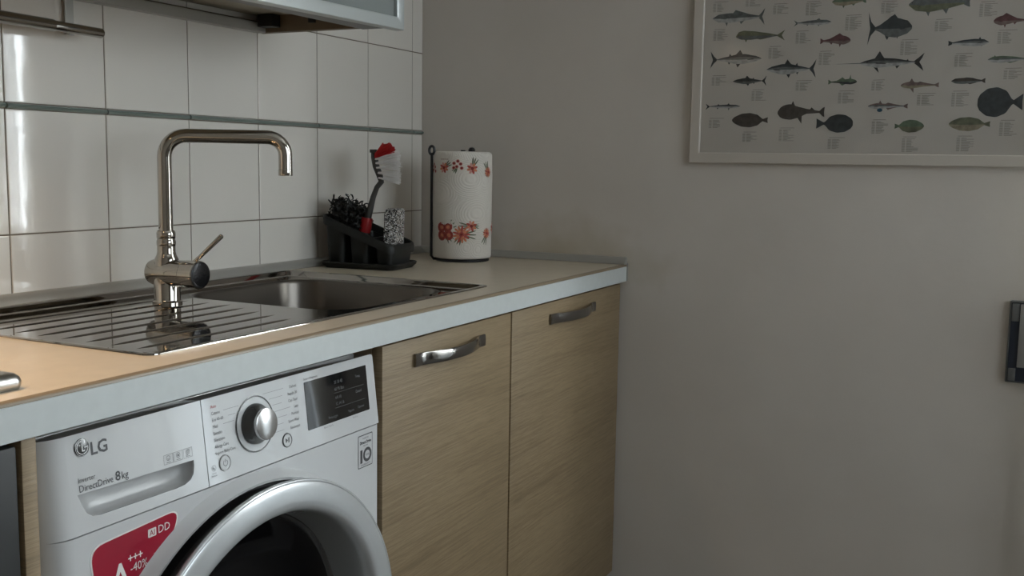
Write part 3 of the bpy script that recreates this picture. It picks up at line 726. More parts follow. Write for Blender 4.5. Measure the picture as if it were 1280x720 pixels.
# door
DC = Vector((-1.356, 0, .456)); AX = (0, -1, 0)
dr = None
bm = new(); lathe(bm, [(.2815, .5722), (.2795, .5745), (.2750, .5835), (.2715, .5892), (.268, .5885), (.266, .578)], DC, AX, 96); part('door_surround', bm, 'white_plastic', wm, sharp=60)
bm = new(); lathe(bm, [(.2675, .574), (.2600, .576), (.2585, .592)], DC, AX, 96); lathe(bm, [(.2585, .592), (.2620, .600), (.2700, .6125)], DC, AX, 96, mi=1); gs = part('door_rim', bm, ['black_rubber', 'door_side'], wm, 'black side wall of the round door', sharp=60)
bm = new()
lathe(bm, [(.2690, .6110), (.2735, .6140), (.2742, .6175), (.2735, .6195), (.2715, .6203), (.2700, .6196), (.2688, .6203), (.2600, .6220), (.2460, .6226), (.2395, .6221), (.2345, .6198), (.2308, .6140), (.2278, .6040), (.2245, .5860), (.2218, .5680), (.2200, .5500)], DC, AX, 128)
dr = part('door', bm, 'silver_paint', wm, 'round silver porthole ring', sharp=50)
bm = new(); lathe(bm, [(.2202, .5520), (.2175, .5550), (.2140, .5525), (.2120, .5480)], DC, AX, 96); part('glass_rim', bm, 'knob_dark', dr, sharp=60)
bm = new(); lathe(bm, [(.2122, .5485), (.205, .5440), (.19, .525), (.16, .500), (.12, .485), (.06, .478), (0, .476)], DC, AX, 64); part('porthole_glass', bm, 'door_glass', dr, 'dark porthole glass', sharp=80)

# ------------------------------------------------------------------ wall cabinet
KX0, KX1, KF = -1.555, -.632, -.322
wc = root('wall_cabinet', ((KX0+KX1)/2, -.16, 1.40), 'wall cabinet with aluminium framed frosted glass front above the sink', 'cabinet')
ZB = 1.402; zt = 2.0
b = new(); box(b, (KX0, KF, ZB), (KX0+.018, -.002, zt)); part('side', b, 'carcass_dark', wc)
b = new(); box(b, (KX1-.018, KF, ZB), (KX1, -.002, zt), .0008, 1); part('side', b, 'carcass_dark', wc)
b = new(); box(b, (KX0+.018, KF, ZB+.034), (KX1-.018, -.002, ZB+.052)); box(b, (KX0+.018, KF, zt-.018), (KX1-.018, -.002, zt)); box(b, (KX0+.018, -.010, ZB+.052), (KX1-.018, -.002, zt-.018))
part('carcass', b, 'carcass_pale', wc)
b = new(); box(b, (KX0+.018, KF, ZB-.004), (KX1-.018, -.262, ZB+.033), .001, 1); part('front_rail', b, 'rail_grey', wc)
b = new(); box(b, (KX0+.018, -.022, ZB-.001), (KX1-.018, -.002, ZB+.018), .001, 1); part('back_rail', b, 'upstand', wc, 'grey rail along the tiles')
for lo_, hi_ in (((KX1-.046, -.060, ZB+.008), (KX1-.0185, -.023, ZB+.033)), ((KX1-.026, -.15, ZB+.014), (KX1-.0185, -.135, ZB+.026)), ((KX1-.026, -.24, ZB+.014), (KX1-.0185, -.230, ZB+.026))):
    b = new(); box(b, lo_, hi_, .001, 1); part('bracket', b, 'black_rubber', wc)
# door: aluminium frame, mitred, hanging slightly out of level
dx0, dx1, dz0, dz1, dyf, dyb = KX0+.002, KX1+.004, 1.3955, 1.995, -.344, -.324
tl = math.tan(math.radians(.75))
def dpt(x, y, z): return Vector((x, y, z+(x-dx1)*tl))
fw = .023
corners = [(dx0, dz0), (dx1, dz0), (dx1, dz1), (dx0, dz1)]; inn = [(dx0+fw, dz0+fw), (dx1-fw, dz0+fw), (dx1-fw, dz1-fw), (dx0+fw, dz1-fw)]
drm = None
bm = new(); box(bm, (dx0+fw-.004, -.336, dz0+fw-.004), (dx1-fw+.004, -.331, dz1-fw+.004))
for v in bm.verts: v.co = dpt(*v.co)
gl = part('glass_door', bm, 'frosted_glass', wc, 'frosted glass panel')
for i in range(4):
    j = (i+1) % 4; bm = new(); A, B, C_, D = corners[i], corners[j], inn[j], inn[i]
    def ins(p, q, t): return (p[0]+(q[0]-p[0])*t, p[1]+(q[1]-p[1])*t)
    A1, B1, C1, D1 = ins(A, D, .06), ins(B, C_, .06), ins(C_, B, .10), ins(D, A, .10)
    lo = [dpt(A[0], dyb, A[1]), dpt(B[0], dyb, B[1]), dpt(C_[0], dyb, C_[1]), dpt(D[0], dyb, D[1])]
    mid = [dpt(q[0], dyf+.0014, q[1]) for q in (A, B, C_, D)]; hi_ = [dpt(q[0], dyf, q[1]) for q in (A1, B1, C1, D1)]
    loft(bm, [lo, mid, hi_], cap0=True, cap1=True); part('frame_rail', bm, 'alu_frame', gl)

# ------------------------------------------------------------------ utensil rail on the tiles
ry, rz = -.052, 1.3463
ur = root('utensil_rail', (-1.5, ry, rz), 'round steel utensil rail mounted on the tiles', 'rail')
def rl(x): return Vector((x, ry, rz+(x+1.10)*-.014))
b = new(); tube(b, [rl(-2.25), rl(-1.198), rl(-1.1965)], [.0096, .0096, .0088], 20); part('outer_tube', b, 'rail_steel', ur)
b = new(); tube(b, [rl(-1.1965), rl(-1.103), rl(-1.1005)], [.0082, .0082, .0068], 20); part('inner_tube', b, 'rail_steel', ur)
for x in (-1.128, -2.1):
    b = new(); box(b, (x-.0085, -.0085, rz-.004), (x+.0085, -.0055, 1.415)); box(b, (x-.003, ry+.005, rz-.003), (x+.003, -.0055, rz+.003)); box(b, (x-.0085, -.0055, 1.395), (x+.0085, -.0003, 1.415)); part('bracket', b, 'upstand', ur)

# ------------------------------------------------------------------ sponge caddy with brush and pads
CC = Vector((-.420, -.119, 0)); CA = math.radians(6)
def cl(p):       # caddy frame: u towards the room (-y), v towards +x
    u, v, z = p; ca, sa = math.cos(CA), math.sin(CA)
    return Vector((CC.x + v*ca + u*sa, CC.y - u*ca + v*sa, ZC+z))
def cmap(bm):
    for v in bm.verts: v.co = cl(v.co)
    return bm
HL, HW = .090, .066
cy = root('sponge_caddy', (CC.x, CC.y, ZC), 'dark grey plastic sink caddy on a tray beside the paper roll', 'caddy')
b = new()
def tr(e, r, z): return [Vector((x, y, z)) for x, y in rrect(-HL-.004+e, HL+.006-e, -HW-.002+e, HW+.002-e, r, 6)]
loft(b, [tr(.010, .016, .0003), tr(.002, .022, .008), tr(0, .024, .013), tr(.002, .022, .0145), tr(.006, .018, .010), tr(.014, .014, .005)], cap0=True, cap1=True)
part('tray', cmap(b), 'caddy_plastic', cy, sharp=50)
def rimz(u): return .121-(u+HL)/(2*HL)*.066
b = new()        # rim: sloping collar around the three cups
def rm(e, r, dz): return [Vector((x, y, rimz(x)+dz)) for x, y in rrect(-HL+e, HL-e, -HW+.002+e, HW-.002-e, r, 6)]
loft(b, [rm(.006, .016, -.020), rm(.001, .02, -.020), rm(0, .021, -.008), rm(.0015, .02, -.0015), rm(.004, .018, 0), rm(.0065, .016, -.002), rm(.007, .016, -.016)])
for uu in (-.030, .034):
    box(b, (uu-.003, -HW+.010, rimz(uu)-.016), (uu+.003, HW-.010, rimz(uu)-.005))
part('rim', cmap(b), 'caddy_plastic', cy, sharp=50)
for (ua, ub) in ((-.082, -.036), (-.022, .024), (.042, .083)):
    b = new()
    def cu(e, r, zf): return [Vector((x, y, zf(x))) for x, y in rrect(ua-.003+e, ub+.003-e, -HW+.010+e*.8, HW-.010-e*.8, r, 5)]
    loft(b, [cu(.010, .010, lambda x: .0065), cu(.006, .011, lambda x: .009), cu(.002, .012, lambda x: rimz(x)-.016)], cap0=True)
    lx = [cu(.0045, .010, lambda x: rimz(x)-.016), cu(.009, .008, lambda x: .012)]
    loft(b, [cu(.002, .012, lambda x: rimz(x)-.016)]+lx, cap1=True)
    part('cup', cmap(b), 'caddy_plastic', cy, sharp=50)
# dish brush: leans in the middle cup
pbr = Vector((CC.x-.004, CC.y+.002, 0)); R0 = Vector((.448, -.894, 0)); F0 = Vector((.894, .448, 0))
PX = 543.
def bp(px, py, d=0.):     # point in the vertical plane the brush leans in
    return pbr + R0*((px-459.)/PX) + F0*d + Vector((0, 0, ZC+(331.5-py)/PX))
db = root('dish_brush', bp(457, 285), 'grey dish brush with red collar and white bristles in the caddy', 'brush')
b = new(); tube(b, [bp(457, 303), bp(457.5, 288), bp(459.2, 272), bp(462, 262), bp(466, 246), bp(470.5, 234), bp(476, 227), bp(474, 219), bp(469.5, 208), bp(467.5, 197), bp(467, 188)], [.009, .0095, .0085, .0075, .0062, .0058, .0066, .0075, .0078, .0076, .0062], 12)
part('handle', b, 'brush_grey', db, sharp=60)
b = new(); tube(b, [bp(455.6, 288.5), bp(456.0, 286.5), bp(458.6, 273), bp(458.9, 271)], [.0128, .0135, .0132, .0122], 16); part('collar', b, 'brush_red', db, 'red rubber collar')
b = new(); box(b, (-.003, -.0125, -.0035), (.003, .0125, .0035)); 
for v in b.verts: v.co = bp(467, 190)+Vector((0, 0, v.co.x*1.2))+R0*(v.co.z*2.2)+F0*v.co.y
part('scraper_tip', b, 'brush_grey', db)
def bristles(rows_, mname, name, n_per, lean, rr_):
    bm = new()
    for (px, py, ln, ang) in rows_:
        for dd_ in (-.016, -.008, 0, .008, .016):
            base = bp(px, py, dd_)
            for k in range(n_per):
                a = math.radians(ang+random.uniform(-9, 9)); sp = random.uniform(-.22, .22)
                d = (R0*math.cos(a)+Vector((0, 0, 1))*math.sin(a)+F0*(sp+dd_*14)).normalized()
                s = base+Vector((random.uniform(-.001, .001), random.uniform(-.0012, .0012), random.uniform(-.0014, .0014)))
                tube(bm, [s, s+d*ln*.5/PX, s+d*ln*random.uniform(.92, 1.05)/PX], [rr_, rr_*1.1, rr_*.9], 4)
    return part(name, bm, mname, db, kind='stuff')
bristles([(474, 222, 25, -8), (473, 216, 26, -4), (471.5, 210, 27, 2), (470.5, 204.5, 28, 8), (470, 199.5, 29, 14)], 'bristle_white', 'white_bristles', 9, 0, .0009)
bristles([(469.5, 197, 24, 24), (469.5, 195, 22, 34), (470, 193, 15, 48)], 'bristle_red', 'red_bristles', 12, 0, .0012)
# silver scouring pad in the front cup
def rough_box(bm, u0, u1, v0, v1, z0, z1, amp, n=7, lean=0.):
    bb = bmesh.new(); bmesh.ops.create_cube(bb, size=1); bmesh.ops.subdivide_edges(bb, edges=list(bb.edges), cuts=n, use_grid_fill=True)
    for v in bb.verts:
        x, y, z = v.co; q = Vector((x, y, z)); k = 1-.10*((2*x)**6+(2*y)**6+(2*z)**6)/3
        q *= k; q += Vector((random.uniform(-1, 1) for _ in range(3)))*amp
        v.co = Vector((u0+(q.x+.5)*(u1-u0)+lean*(q.z+.5), v0+(q.y+.5)*(v1-v0), z0+(q.z+.5)*(z1-z0)))
    merge(bm, bb)
b = new(); rough_box(b, .047, .080, -.030, .014, .016, .136, .016, 9, lean=.006)
sp = part('scouring_pad', cmap(b), 'steel_wool', loc=cl((.065, -.03, .016)), sharp=180)
tag(sp, 'silver glittering scouring pad standing in the caddy', 'scouring pad')
# black wire scourer at the high end: a tangle of short flat curls
b = new()
for k in range(620):
    u = random.uniform(-.076, -.012); t = (u+.084)/.072
    top = .158-.028*t+.006*math.sin(u*260)
    c = Vector((u, random.uniform(-.044, .034), random.uniform(rimz(u)-.012, top)))
    pts = []; a0 = random.uniform(0, 6.28); tl_ = random.uniform(-1, 1); rr0 = random.uniform(.0025, .0065)
    ax = Vector((random.uniform(-1, 1), random.uniform(-1, 1), random.uniform(-1, 1))).normalized(); u_, v_, _ = frame(ax)
    for q in range(6):
        a = a0+q*.95; pts.append(c+(u_*math.cos(a)+v_*math.sin(a))*rr0*(1+.25*math.sin(q*2.1))+ax*.0030*q*tl_)
    tube(b, pts, [.0006, .0017, .0021, .0021, .0016, .0006], 3)
sc = part('wire_scourer', cmap(b), 'scourer_black', loc=cl((-.055, 0, .09)), sharp=80)
tag(sc, 'tangled black wire scourer lying in the caddy', 'scourer')
b = new(); rough_box(b, -.074, -.040, -.042, .028, .015, .130, .03, 6)
part('core', cmap(b), 'scourer_black', sc, sharp=80)

# ------------------------------------------------------------------ paper towel
PC = Vector((-.146, -.206, 0)); PR = .0715; PZ0, PZ1 = ZC+.007, ZC+.265
th_ = root('paper_towel_holder', (PC.x, PC.y, ZC), 'black wire paper towel holder on the worktop by the corner', 'holder')
b = new(); lathe(b, [(0, .0004), (.066, .0004), (.067, .002), (.066, .0045), (.0, .005)], (PC.x, PC.y, ZC), n=48); part('base', b, 'wire_black', th_)
b = new(); tube(b, [(PC.x, PC.y, ZC+.0048), (PC.x, PC.y, PZ1+.004)], .006, 14); lathe(b, [(.0035, 0), (.008, .004), (.009, .009), (.006, .014), (0, .016)], (PC.x+.022, PC.y-.012, PZ1-.004), n=16); tube(b, [(PC.x, PC.y, PZ1-.01), (PC.x+.022, PC.y-.012, PZ1-.003)], .005, 8)
part('spindle', b, 'wire_black', th_)
sdir = (-R0*.96 + -F0*.28).normalized(); sp0 = PC+sdir*(PR+.006)
b = new(); pts = [Vector((PC.x, PC.y, ZC+.0042))+sdir*.05, Vector((sp0.x, sp0.y, ZC+.0045))-sdir*.006, Vector((sp0.x, sp0.y, ZC+.012)), Vector((sp0.x, sp0.y, PZ1-.004))]
tube(b, pts, .0034, 10)
lp = [Vector((sp0.x, sp0.y, PZ1-.006+.008))+R0*.006*math.cos(a)+Vector((0, 0, .010*math.sin(a))) for a in [2*PI*i/16-PI/2 for i in range(17)]]
tube(b, lp, .0034, 8); part('arm', b, 'wire_black', th_, 'upright black wire arm with loop')
pt = root('paper_towel_roll', (PC.x, PC.y, PZ0), 'white paper towel roll printed with red flowers', 'paper towel')
b = new(); nn = 72; rings_ = []
prof = [(.020, PZ0), (PR-.008, PZ0), (PR-.0025, PZ0+.0015), (PR-.0004, PZ0+.006), (PR, PZ0+.03), (PR+.0006, PZ0+.09), (PR-.0004, PZ0+.15), (PR+.0004, PZ0+.2), (PR, PZ1-.008), (PR-.0022, PZ1-.002), (PR-.008, PZ1), (.020, PZ1-.001), (.0195, PZ1-.004), (.0195, PZ0)]
def prad(z): return PR+.0004*math.sin((z-PZ0)*40)
for r, z in prof:
    rings_.append([Vector((PC.x+(r+(.0007*math.sin(5*2*PI*k/nn+z*30) if r > .06 else 0))*math.cos(2*PI*k/nn), PC.y+(r+(.0007*math.sin(5*2*PI*k/nn+z*30) if r > .06 else 0))*math.sin(2*PI*k/nn), z)) for k in range(nn)])
loft(b, rings_); part('sheets', b, 'kitchen_paper', pt, sharp=60)
fa = math.atan2(-F0.y, -F0.x)        # direction from the roll towards the viewer side
def onroll(a, z, d=.0011): return Vector((PC.x+(PR+d)*math.cos(a), PC.y+(PR+d)*math.sin(a), z))
def ell(bm, a, z, du, dv, ang, mi, d):
    cs_, sn_ = math.cos(ang), math.sin(ang); vs = []
    for k in range(10):
        t = 2*PI*k/10; u = du*math.cos(t); v = dv*math.sin(t)
        vs.append(bm.verts.new(onroll(a+(u*cs_-v*sn_)/PR, z+u*sn_+v*cs_, d)))
    bm.faces.new(vs).material_index = mi
PM = ['petal_red', 'petal_orange', 'petal_pink', 'petal_dark', 'leaf_green']
def flower(a, z, size, kind, leaf):
    bm = new(); size *= 1.3
    for (la, ll) in leaf:
        la = math.radians(la)
        for s in (-.28, 0, .28):
            ang = la+s; ell(bm, a+math.cos(ang)*ll*.62/PR, z+math.sin(ang)*ll*.62, ll*.42, .0016, ang, 4, .0010)
    if kind == 'daisy':
        for k in range(13):
            t = 2*PI*k/13; ell(bm, a+math.cos(t)*size*.62/PR, z+math.sin(t)*size*.62, size*.38, size*.13, t, 1 if k % 3 else 0, .0012+.00003*k)
        ell(bm, a, z, size*.3, size*.3, 0, 0, .0018); ell(bm, a, z, size*.15, size*.15, 0, 3, .0020)
    elif kind == 'rose':
        for k, (u, v) in enumerate(((-.45, .45), (.4, .5), (-.4, -.45), (.5, -.4))):
            for q, (s, mi) in enumerate(((.62, 0), (.45, 3), (.38, 0), (.22, 1))):
                ell(bm, a+(u*size+q*.0006)/PR, z+v*size, size*s, size*s*.92, k, mi, .0011+.0002*q+.00004*k)
    elif kind == 'buds':
        for u, v in ((-.7, .5), (0, .9), (.5, .4), (-.2, -.1), (.7, -.35), (-.75, -.3)):
            ell(bm, a+u*size/PR, z+v*size, size*.36, size*.34, 0, 2, .0012); ell(bm, a+u*size/PR, z+v*size, size*.24, size*.22, 0, 3, .0015)
    else:
        for k in range(8):
            t = 2*PI*k/8+.3; ell(bm, a+math.cos(t)*size*.55/PR, z+math.sin(t)*size*.55, size*.42, size*.22, t, (0, 1, 2)[k % 3], .0012+.00004*k)
        ell(bm, a, z, size*.28, size*.28, 0, 3, .0018)
    part('flower_print', bm, PM, pt, sharp=180)
hz = ZC+.1
for turn in range(2):
    o_ = fa+turn*PI
    # upper band, lower band (angle grows to the right as seen from the worktop)
    flower(o_-.62, ZC+.226, .0105, 'bloom', [(35, .022)])
    flower(o_-.12, ZC+.230, .0100, 'buds', [(235, .018)])
    flower(o_+.36, ZC+.225, .0110, 'bloom', [(70, .026)])
    flower(o_+1.02, ZC+.217, .0100, 'daisy', [(110, .026)])
    flower(o_-.58, ZC+.074, .0165, 'rose', [(40, .034), (-50, .030), (230, .024)])
    flower(o_+.02, ZC+.068, .0165, 'daisy', [(-2, .036), (245, .026)])
    flower(o_+.35, ZC+.088, .0110, 'bloom', [(180, .030), (0, .020)])
    flower(o_+.98, ZC+.070, .0105, 'daisy', [(250, .028)])
    flower(o_+1.5, ZC+.080, .012, 'bloom', [(30, .024)])
    flower(o_-1.2, ZC+.222, .010, 'buds', [(200, .02)])
b = new()
for k in range(6): ell(b, fa-.75+.055*k, ZC+.246, .0017, .0007, 0, 0, .0010)
part('print_line', b, ['petal_dark'], pt)

# ------------------------------------------------------------------ fish poster
QX = -.0012; QY0, QY1, QZ0, QZ1 = -.7325, -1.468, 1.1515, 1.760
po = root('framed_poster', (0, (QY0+QY1)/2, QZ0), 'framed poster of many kinds of fish on the painted wall', 'poster')
fwid = .0245; fd = .014
oc = [(QY0, QZ0), (QY1, QZ0), (QY1, QZ1), (QY0, QZ1)]; ic = [(QY0-fwid, QZ0+fwid), (QY1+fwid, QZ0+fwid), (QY1+fwid, QZ1-fwid), (QY0-fwid, QZ1-fwid)]
for i in range(4):
    j = (i+1) % 4; bm = new(); q = (oc[i], oc[j], ic[j], ic[i])
    def mixp(p, r_, t): return (p[0]+(r_[0]-p[0])*t, p[1]+(r_[1]-p[1])*t)
    f2 = (mixp(oc[i], ic[i], .08), mixp(oc[j], ic[j], .08), mixp(ic[j], oc[j], .08), mixp(ic[i], oc[i], .08))
    loft(bm, [[Vector((-.0004, y, z)) for y, z in q], [Vector((-fd+.0015, y, z)) for y, z in q], [Vector((-fd, y, z)) for y, z in f2]], cap0=True, cap1=True)
    part('frame_rail', bm, 'frame_white', po)
bm = new(); box(bm, (-.0086, QY1+fwid-.003, QZ0+fwid-.003), (-.0006, QY0-fwid+.003, QZ1-fwid+.003)); pp = part('poster_print', bm, 'poster_paper', po)
bm = new(); box(bm, (-.0112, QY1+fwid-.001, QZ0+fwid-.001), (-.0102, QY0-fwid+.001, QZ1-fwid+.001)); part('glass_pane', bm, 'poster_pane', po)
def pq(y, z, d=.0): return Vector((-.0088-d, y, z))
def interp(tab, t):
    for (a, va), (c, vc) in zip(tab, tab[1:]):
        if t <= c: 
            s = (t-a)/(c-a) if c > a else 0; s = s*s*(3-2*s)*.35+s*.65; return va+(vc-va)*s
    return tab[-1][1]
SH = dict(
    tuna=([(0, .02), (.12, .30), (.33, .5), (.5, .46), (.7, .24), (.88, .045)], [(0, .02), (.12, .26), (.33, .48), (.5, .46), (.7, .22), (.88, .045)]),
    slender=([(0, .05), (.12, .42), (.35, .5), (.6, .40), (.9, .12)], [(0, .05), (.12, .40), (.35, .5), (.6, .36), (.9, .12)]),
    mahi=([(0, .10), (.05, .55), (.15, .72), (.35, .62), (.6, .38), (.86, .07)], [(0, .05), (.1, .34), (.3, .40), (.6, .24), (.86, .07)]),
    deep=([(0, .08), (.10, .36), (.35, .52), (.55, .46), (.75, .16), (.84, .07)], [(0, .08), (.10, .32), (.35, .50), (.55, .44), (.75, .16), (.84, .07)]),
    flat=([(0, .05), (.08, .26), (.28, .46), (.5, .5), (.7, .38), (.86, .07)], [(0, .05), (.08, .26), (.28, .46), (.5, .5), (.7, .38), (.86, .07)]),
    round=([(0, .12), (.06, .32), (.22, .5), (.42, .54), (.62, .42), (.76, .10), (.80, .06)], [(0, .12), (.06, .32), (.22, .5), (.42, .54), (.62, .42), (.76, .10), (.80, .06)]),
    monk=([(0, .04), (.05, .28), (.14, .44), (.26, .5), (.45, .32), (.65, .18), (.9, .06)], [(0, .10), (.05, .30), (.14, .42), (.28, .46), (.45, .34), (.62, .10), (.9, .06)]),
    head=([(0, .10), (.08, .36), (.22, .52), (.4, .42), (.65, .24), (.9, .10)], [(0, .10), (.08, .30), (.22, .44), (.4, .36), (.65, .18), (.9, .10)]),
    sword=([(0, .01), (.28, .05), (.36, .30), (.48, .50), (.65, .42), (.90, .07)], [(0, .01), (.28, .05), (.36, .28), (.48, .46), (.65, .34), (.90, .07)]))
def fish(y, z, L_, H, face, shape, back, belly, tail, fins, extra=None):
    """y,z centre on the sheet; L length, H body height; face 'L' or 'R' is the way the head points"""
    sg = -1 if face == 'L' else 1     # +1: head towards -y
    def P(u, v, d=0.): return pq(y + sg*(u-.5)*L_, z+v, d)        # u=0 head
    up_, lo_ = SH[shape]; uend = up_[-1][0]; n = 16; bm = new(); grid = []
    for i in range(n+1):
        u = uend*i/n; a = interp(up_, u)*H; c = -interp(lo_, u)*H
        grid.append([bm.verts.new(P(u, c+(a-c)*t, .0004)) for t in (0, .30, .45, .72, 1)])
    for A, B in zip(grid, grid[1:]):
        for k in range(4): bm.faces.new([A[k], B[k], B[k+1], A[k+1]]).material_index = (1, 1, 2, 0)[k]
    def poly(pts, mi, d=.0003):
        try: bm.faces.new([bm.verts.new(P(u, v, d)) for u, v in pts]).material_index = mi
        except ValueError: pass
    ue = uend-.015; q = interp(up_, uend)*H
    if tail == 'fork':
        poly([(ue, q), (1.0, .62*H), (.945, .10*H), (.935, 0), (ue, 0)], 0); poly([(ue, 0), (.935, 0), (.945, -.10*H), (1.0, -.62*H), (ue, -q)], 0)
    elif tail == 'crescent':
        poly([(ue, q), (.930, .36*H), (1.0, .86*H), (.978, .40*H), (.948, 0), (ue, 0)], 0); poly([(ue, 0), (.948, 0), (.978, -.40*H), (1.0, -.86*H), (.930, -.36*H), (ue, -q)], 0)
    else:
        w_ = max(.30*H, .0050) if tail == 'fan' else max(.20*H, .0042)
        poly([(ue, q), (.955, w_*.85), (.995, w_), (.985, 0), (.995, -w_), (.955, -w_*.85), (ue, -q)], 0)
    hh = lambda u: interp(up_, u)*H
    ll = lambda u: -interp(lo_, u)*H
    for (u0, u1, us, hgt, side) in fins:
        if side > 0: poly([(u0, hh(u0)*.85), (us, hh(u0)+hgt*H), ((us+u1)/2, hh((u0+u1)/2)+hgt*H*.35), (u1, hh(u1)*.85)], 0)
        else: poly([(u0, ll(u0)*.85), (u1, ll(u1)*.85), ((us+u1)/2, ll((u0+u1)/2)-hgt*H*.35), (us, ll(u0)-hgt*H)], 0)
    eu = .055 if shape != 'sword' else .36
    ey = .12*H
    bm.faces.new([bm.verts.new(P(eu+.011*math.cos(2*PI*k/8), ey+.011*L_*math.sin(2*PI*k/8), .0007)) for k in range(8)]).material_index = 3
    if shape not in ('flat', 'round'):
        poly([(eu+.10, .04*H), (eu+.22, -.04*H), (eu+.21, -.10*H), (eu+.10, -.06*H)], 0, .0006)
    if extra: 
        bm.faces.new([bm.verts.new(P(.30+.07*math.cos(2*PI*k/12), -.62*H+.30*H*math.sin(2*PI*k/12), .0006)) for k in range(12)]).material_index = 4
    mid = {'fish_silver': 'fish_grey'}.get(belly, back)
    part('fish_print', bm, [back, belly, mid, 'fish_dark', extra or 'fish_dark'], pp, sharp=180)
D2 = [(.36, .52, .42, .42, 1), (.58, .64, .62, .20, 1), (.40, .50, .46, .34, -1), (.60, .66, .63, .18, -1)]
LOW = [(.25, .80, .45, .10, 1), (.45, .80, .55, .10, -1)]
ONE = [(.22, .72, .36, .26, 1), (.30, .38, .34, .30, -1), (.58, .70, .62, .18, -1)]
fish(-.8351, 1.4770, .1182, .0215, 'L', 'slender', 'fish_grey', 'fish_silver', 'crescent', [(.38, .75, .44, .30, 1), (.24, .30, .28, .40, -1), (.52, .62, .55, .28, -1)])
fish(-.8858, 1.4344, .1091, .0185, 'L', 'mahi', 'fish_olive', 'fish_grey', 'fork', [(.18, .24, .21, .35, -1), (.42, .80, .5, .08, -1)])
fish(-.8326, 1.3850, .1171, .0225, 'R', 'tuna', 'fish_slate', 'fish_silver', 'crescent', D2)
fish(-.9570, 1.3600, .1083, .0235, 'L', 'tuna', 'fish_slate', 'fish_silver', 'crescent', D2)
fish(-.8660, 1.3360, .0761, .0135, 'L', 'tuna', 'fish_slate', 'fish_grey', 'crescent', D2)
fish(-.9983, 1.4585, .0804, .0115, 'R', 'slender', 'fish_grey', 'fish_silver', 'fork', [(.28, .42, .32, .30, 1), (.30, .36, .33, .25, -1), (.6, .66, .63, .2, -1)])
fish(-1.0486, 1.4180, .0638, .0200, 'R', 'head', 'fish_red', 'fish_rose', 'fan', ONE)
fish(-1.0737, 1.5000, .0712, .0180, 'L', 'slender', 'fish_green', 'fish_tan', 'fan', ONE)
fish(-1.1595, 1.4400, .0883, .0400, 'R', 'deep', 'fish_slate', 'fish_grey', 'crescent', [(.30, .62, .40, .22, 1), (.50, .62, .55, .16, -1), (.30, .34, .32, .10, -1)])
fish(-1.2542, 1.4860, .1187, .0330, 'L', 'slender', 'fish_grey', 'fish_olive', 'fan', [(.30, .80, .40, .12, 1), (.28, .36, .33, .30, -1), (.55, .66, .62, .28, -1)])
fish(-1.3900, 1.4450, .0620, .0200, 'L', 'head', 'fish_red', 'fish_rose', 'fan', ONE)
fish(-1.3140, 1.4040, .0770, .0150, 'R', 'slender', 'fish_slate', 'fish_silver', 'fan', [(.18, .26, .22, .30, 1), (.15, .20, .17, .12, -1)])
fish(-1.1422, 1.3680, .1785, .0220, 'L', 'sword', 'fish_dark', 'fish_silver', 'crescent', [(.44, .56, .50, .70, 1), (.80, .83, .82, .10, 1), (.43, .48, .50, .55, -1), (.68, .74, .70, .26, -1)])
fish(-1.3900, 1.3686, .0740, .0140, 'L', 'slender', 'fish_green', 'fish_silver', 'fan', [(.14, .2, .17, .2, 1), LOW[1]])
fish(-1.0682, 1.3300, .0603, .0130, 'R', 'head', 'fish_green', 'fish_dark', 'fan', [(.20, .28, .22, .70, 1), (.40, .72, .50, .35, 1), (.38, .62, .5, .25, -1)])
fish(-1.2260, 1.3200, .0755, .0150, 'L', 'head', 'fish_rose', 'fish_tan', 'fan', [(.22, .36, .28, .45, 1), (.42, .85, .5, .10, 1), (.24, .34, .34, .60, -1)])
fish(-1.3190, 1.3270, .0651, .0125, 'L', 'slender', 'fish_brown', 'fish_grey', 'fan', LOW)
fish(-.8070, 1.2800, .0799, .0085, 'R', 'slender', 'fish_slate', 'fish_silver', 'crescent', [(.30, .38, .33, .40, 1), (.60, .66, .63, .3, 1), (.30, .35, .33, .6, -1), (.62, .68, .65, .4, -1)])
fish(-.8706, 1.2490, .0817, .0320, 'L', 'flat', 'fish_brown', 'fish_brown', 'stub', [])
fish(-.9832, 1.2660, .1025, .0360, 'L', 'monk', 'fish_brown', 'fish_brown', 'fan', [(.28, .38, .32, .20, 1), (.68, .80, .72, .12, 1), (.42, .52, .52, .35, -1)])
fish(-1.0559, 1.2410, .0778, .0370, 'R', 'round', 'fish_slate', 'fish_slate', 'fan', [])
fish(-1.1647, 1.2770, .0808, .0130, 'L', 'head', 'fish_rose', 'fish_silver', 'fan', [(.26, .36, .30, .45, 1), (.42, .85, .5, .18, 1), (.45, .80, .5, .25, -1)], 'fish_blue')
fish(-1.2097, 1.2350, .0588, .0270, 'R', 'flat', 'fish_green', 'fish_olive', 'stub', [])
fish(-1.3266, 1.2390, .0789, .0290, 'L', 'flat', 'fish_olive', 'fish_tan', 'stub', [])
fish(-1.3813, 1.2830, .0843, .0560, 'L', 'round', 'fish_slate', 'fish_slate', 'fan', [])
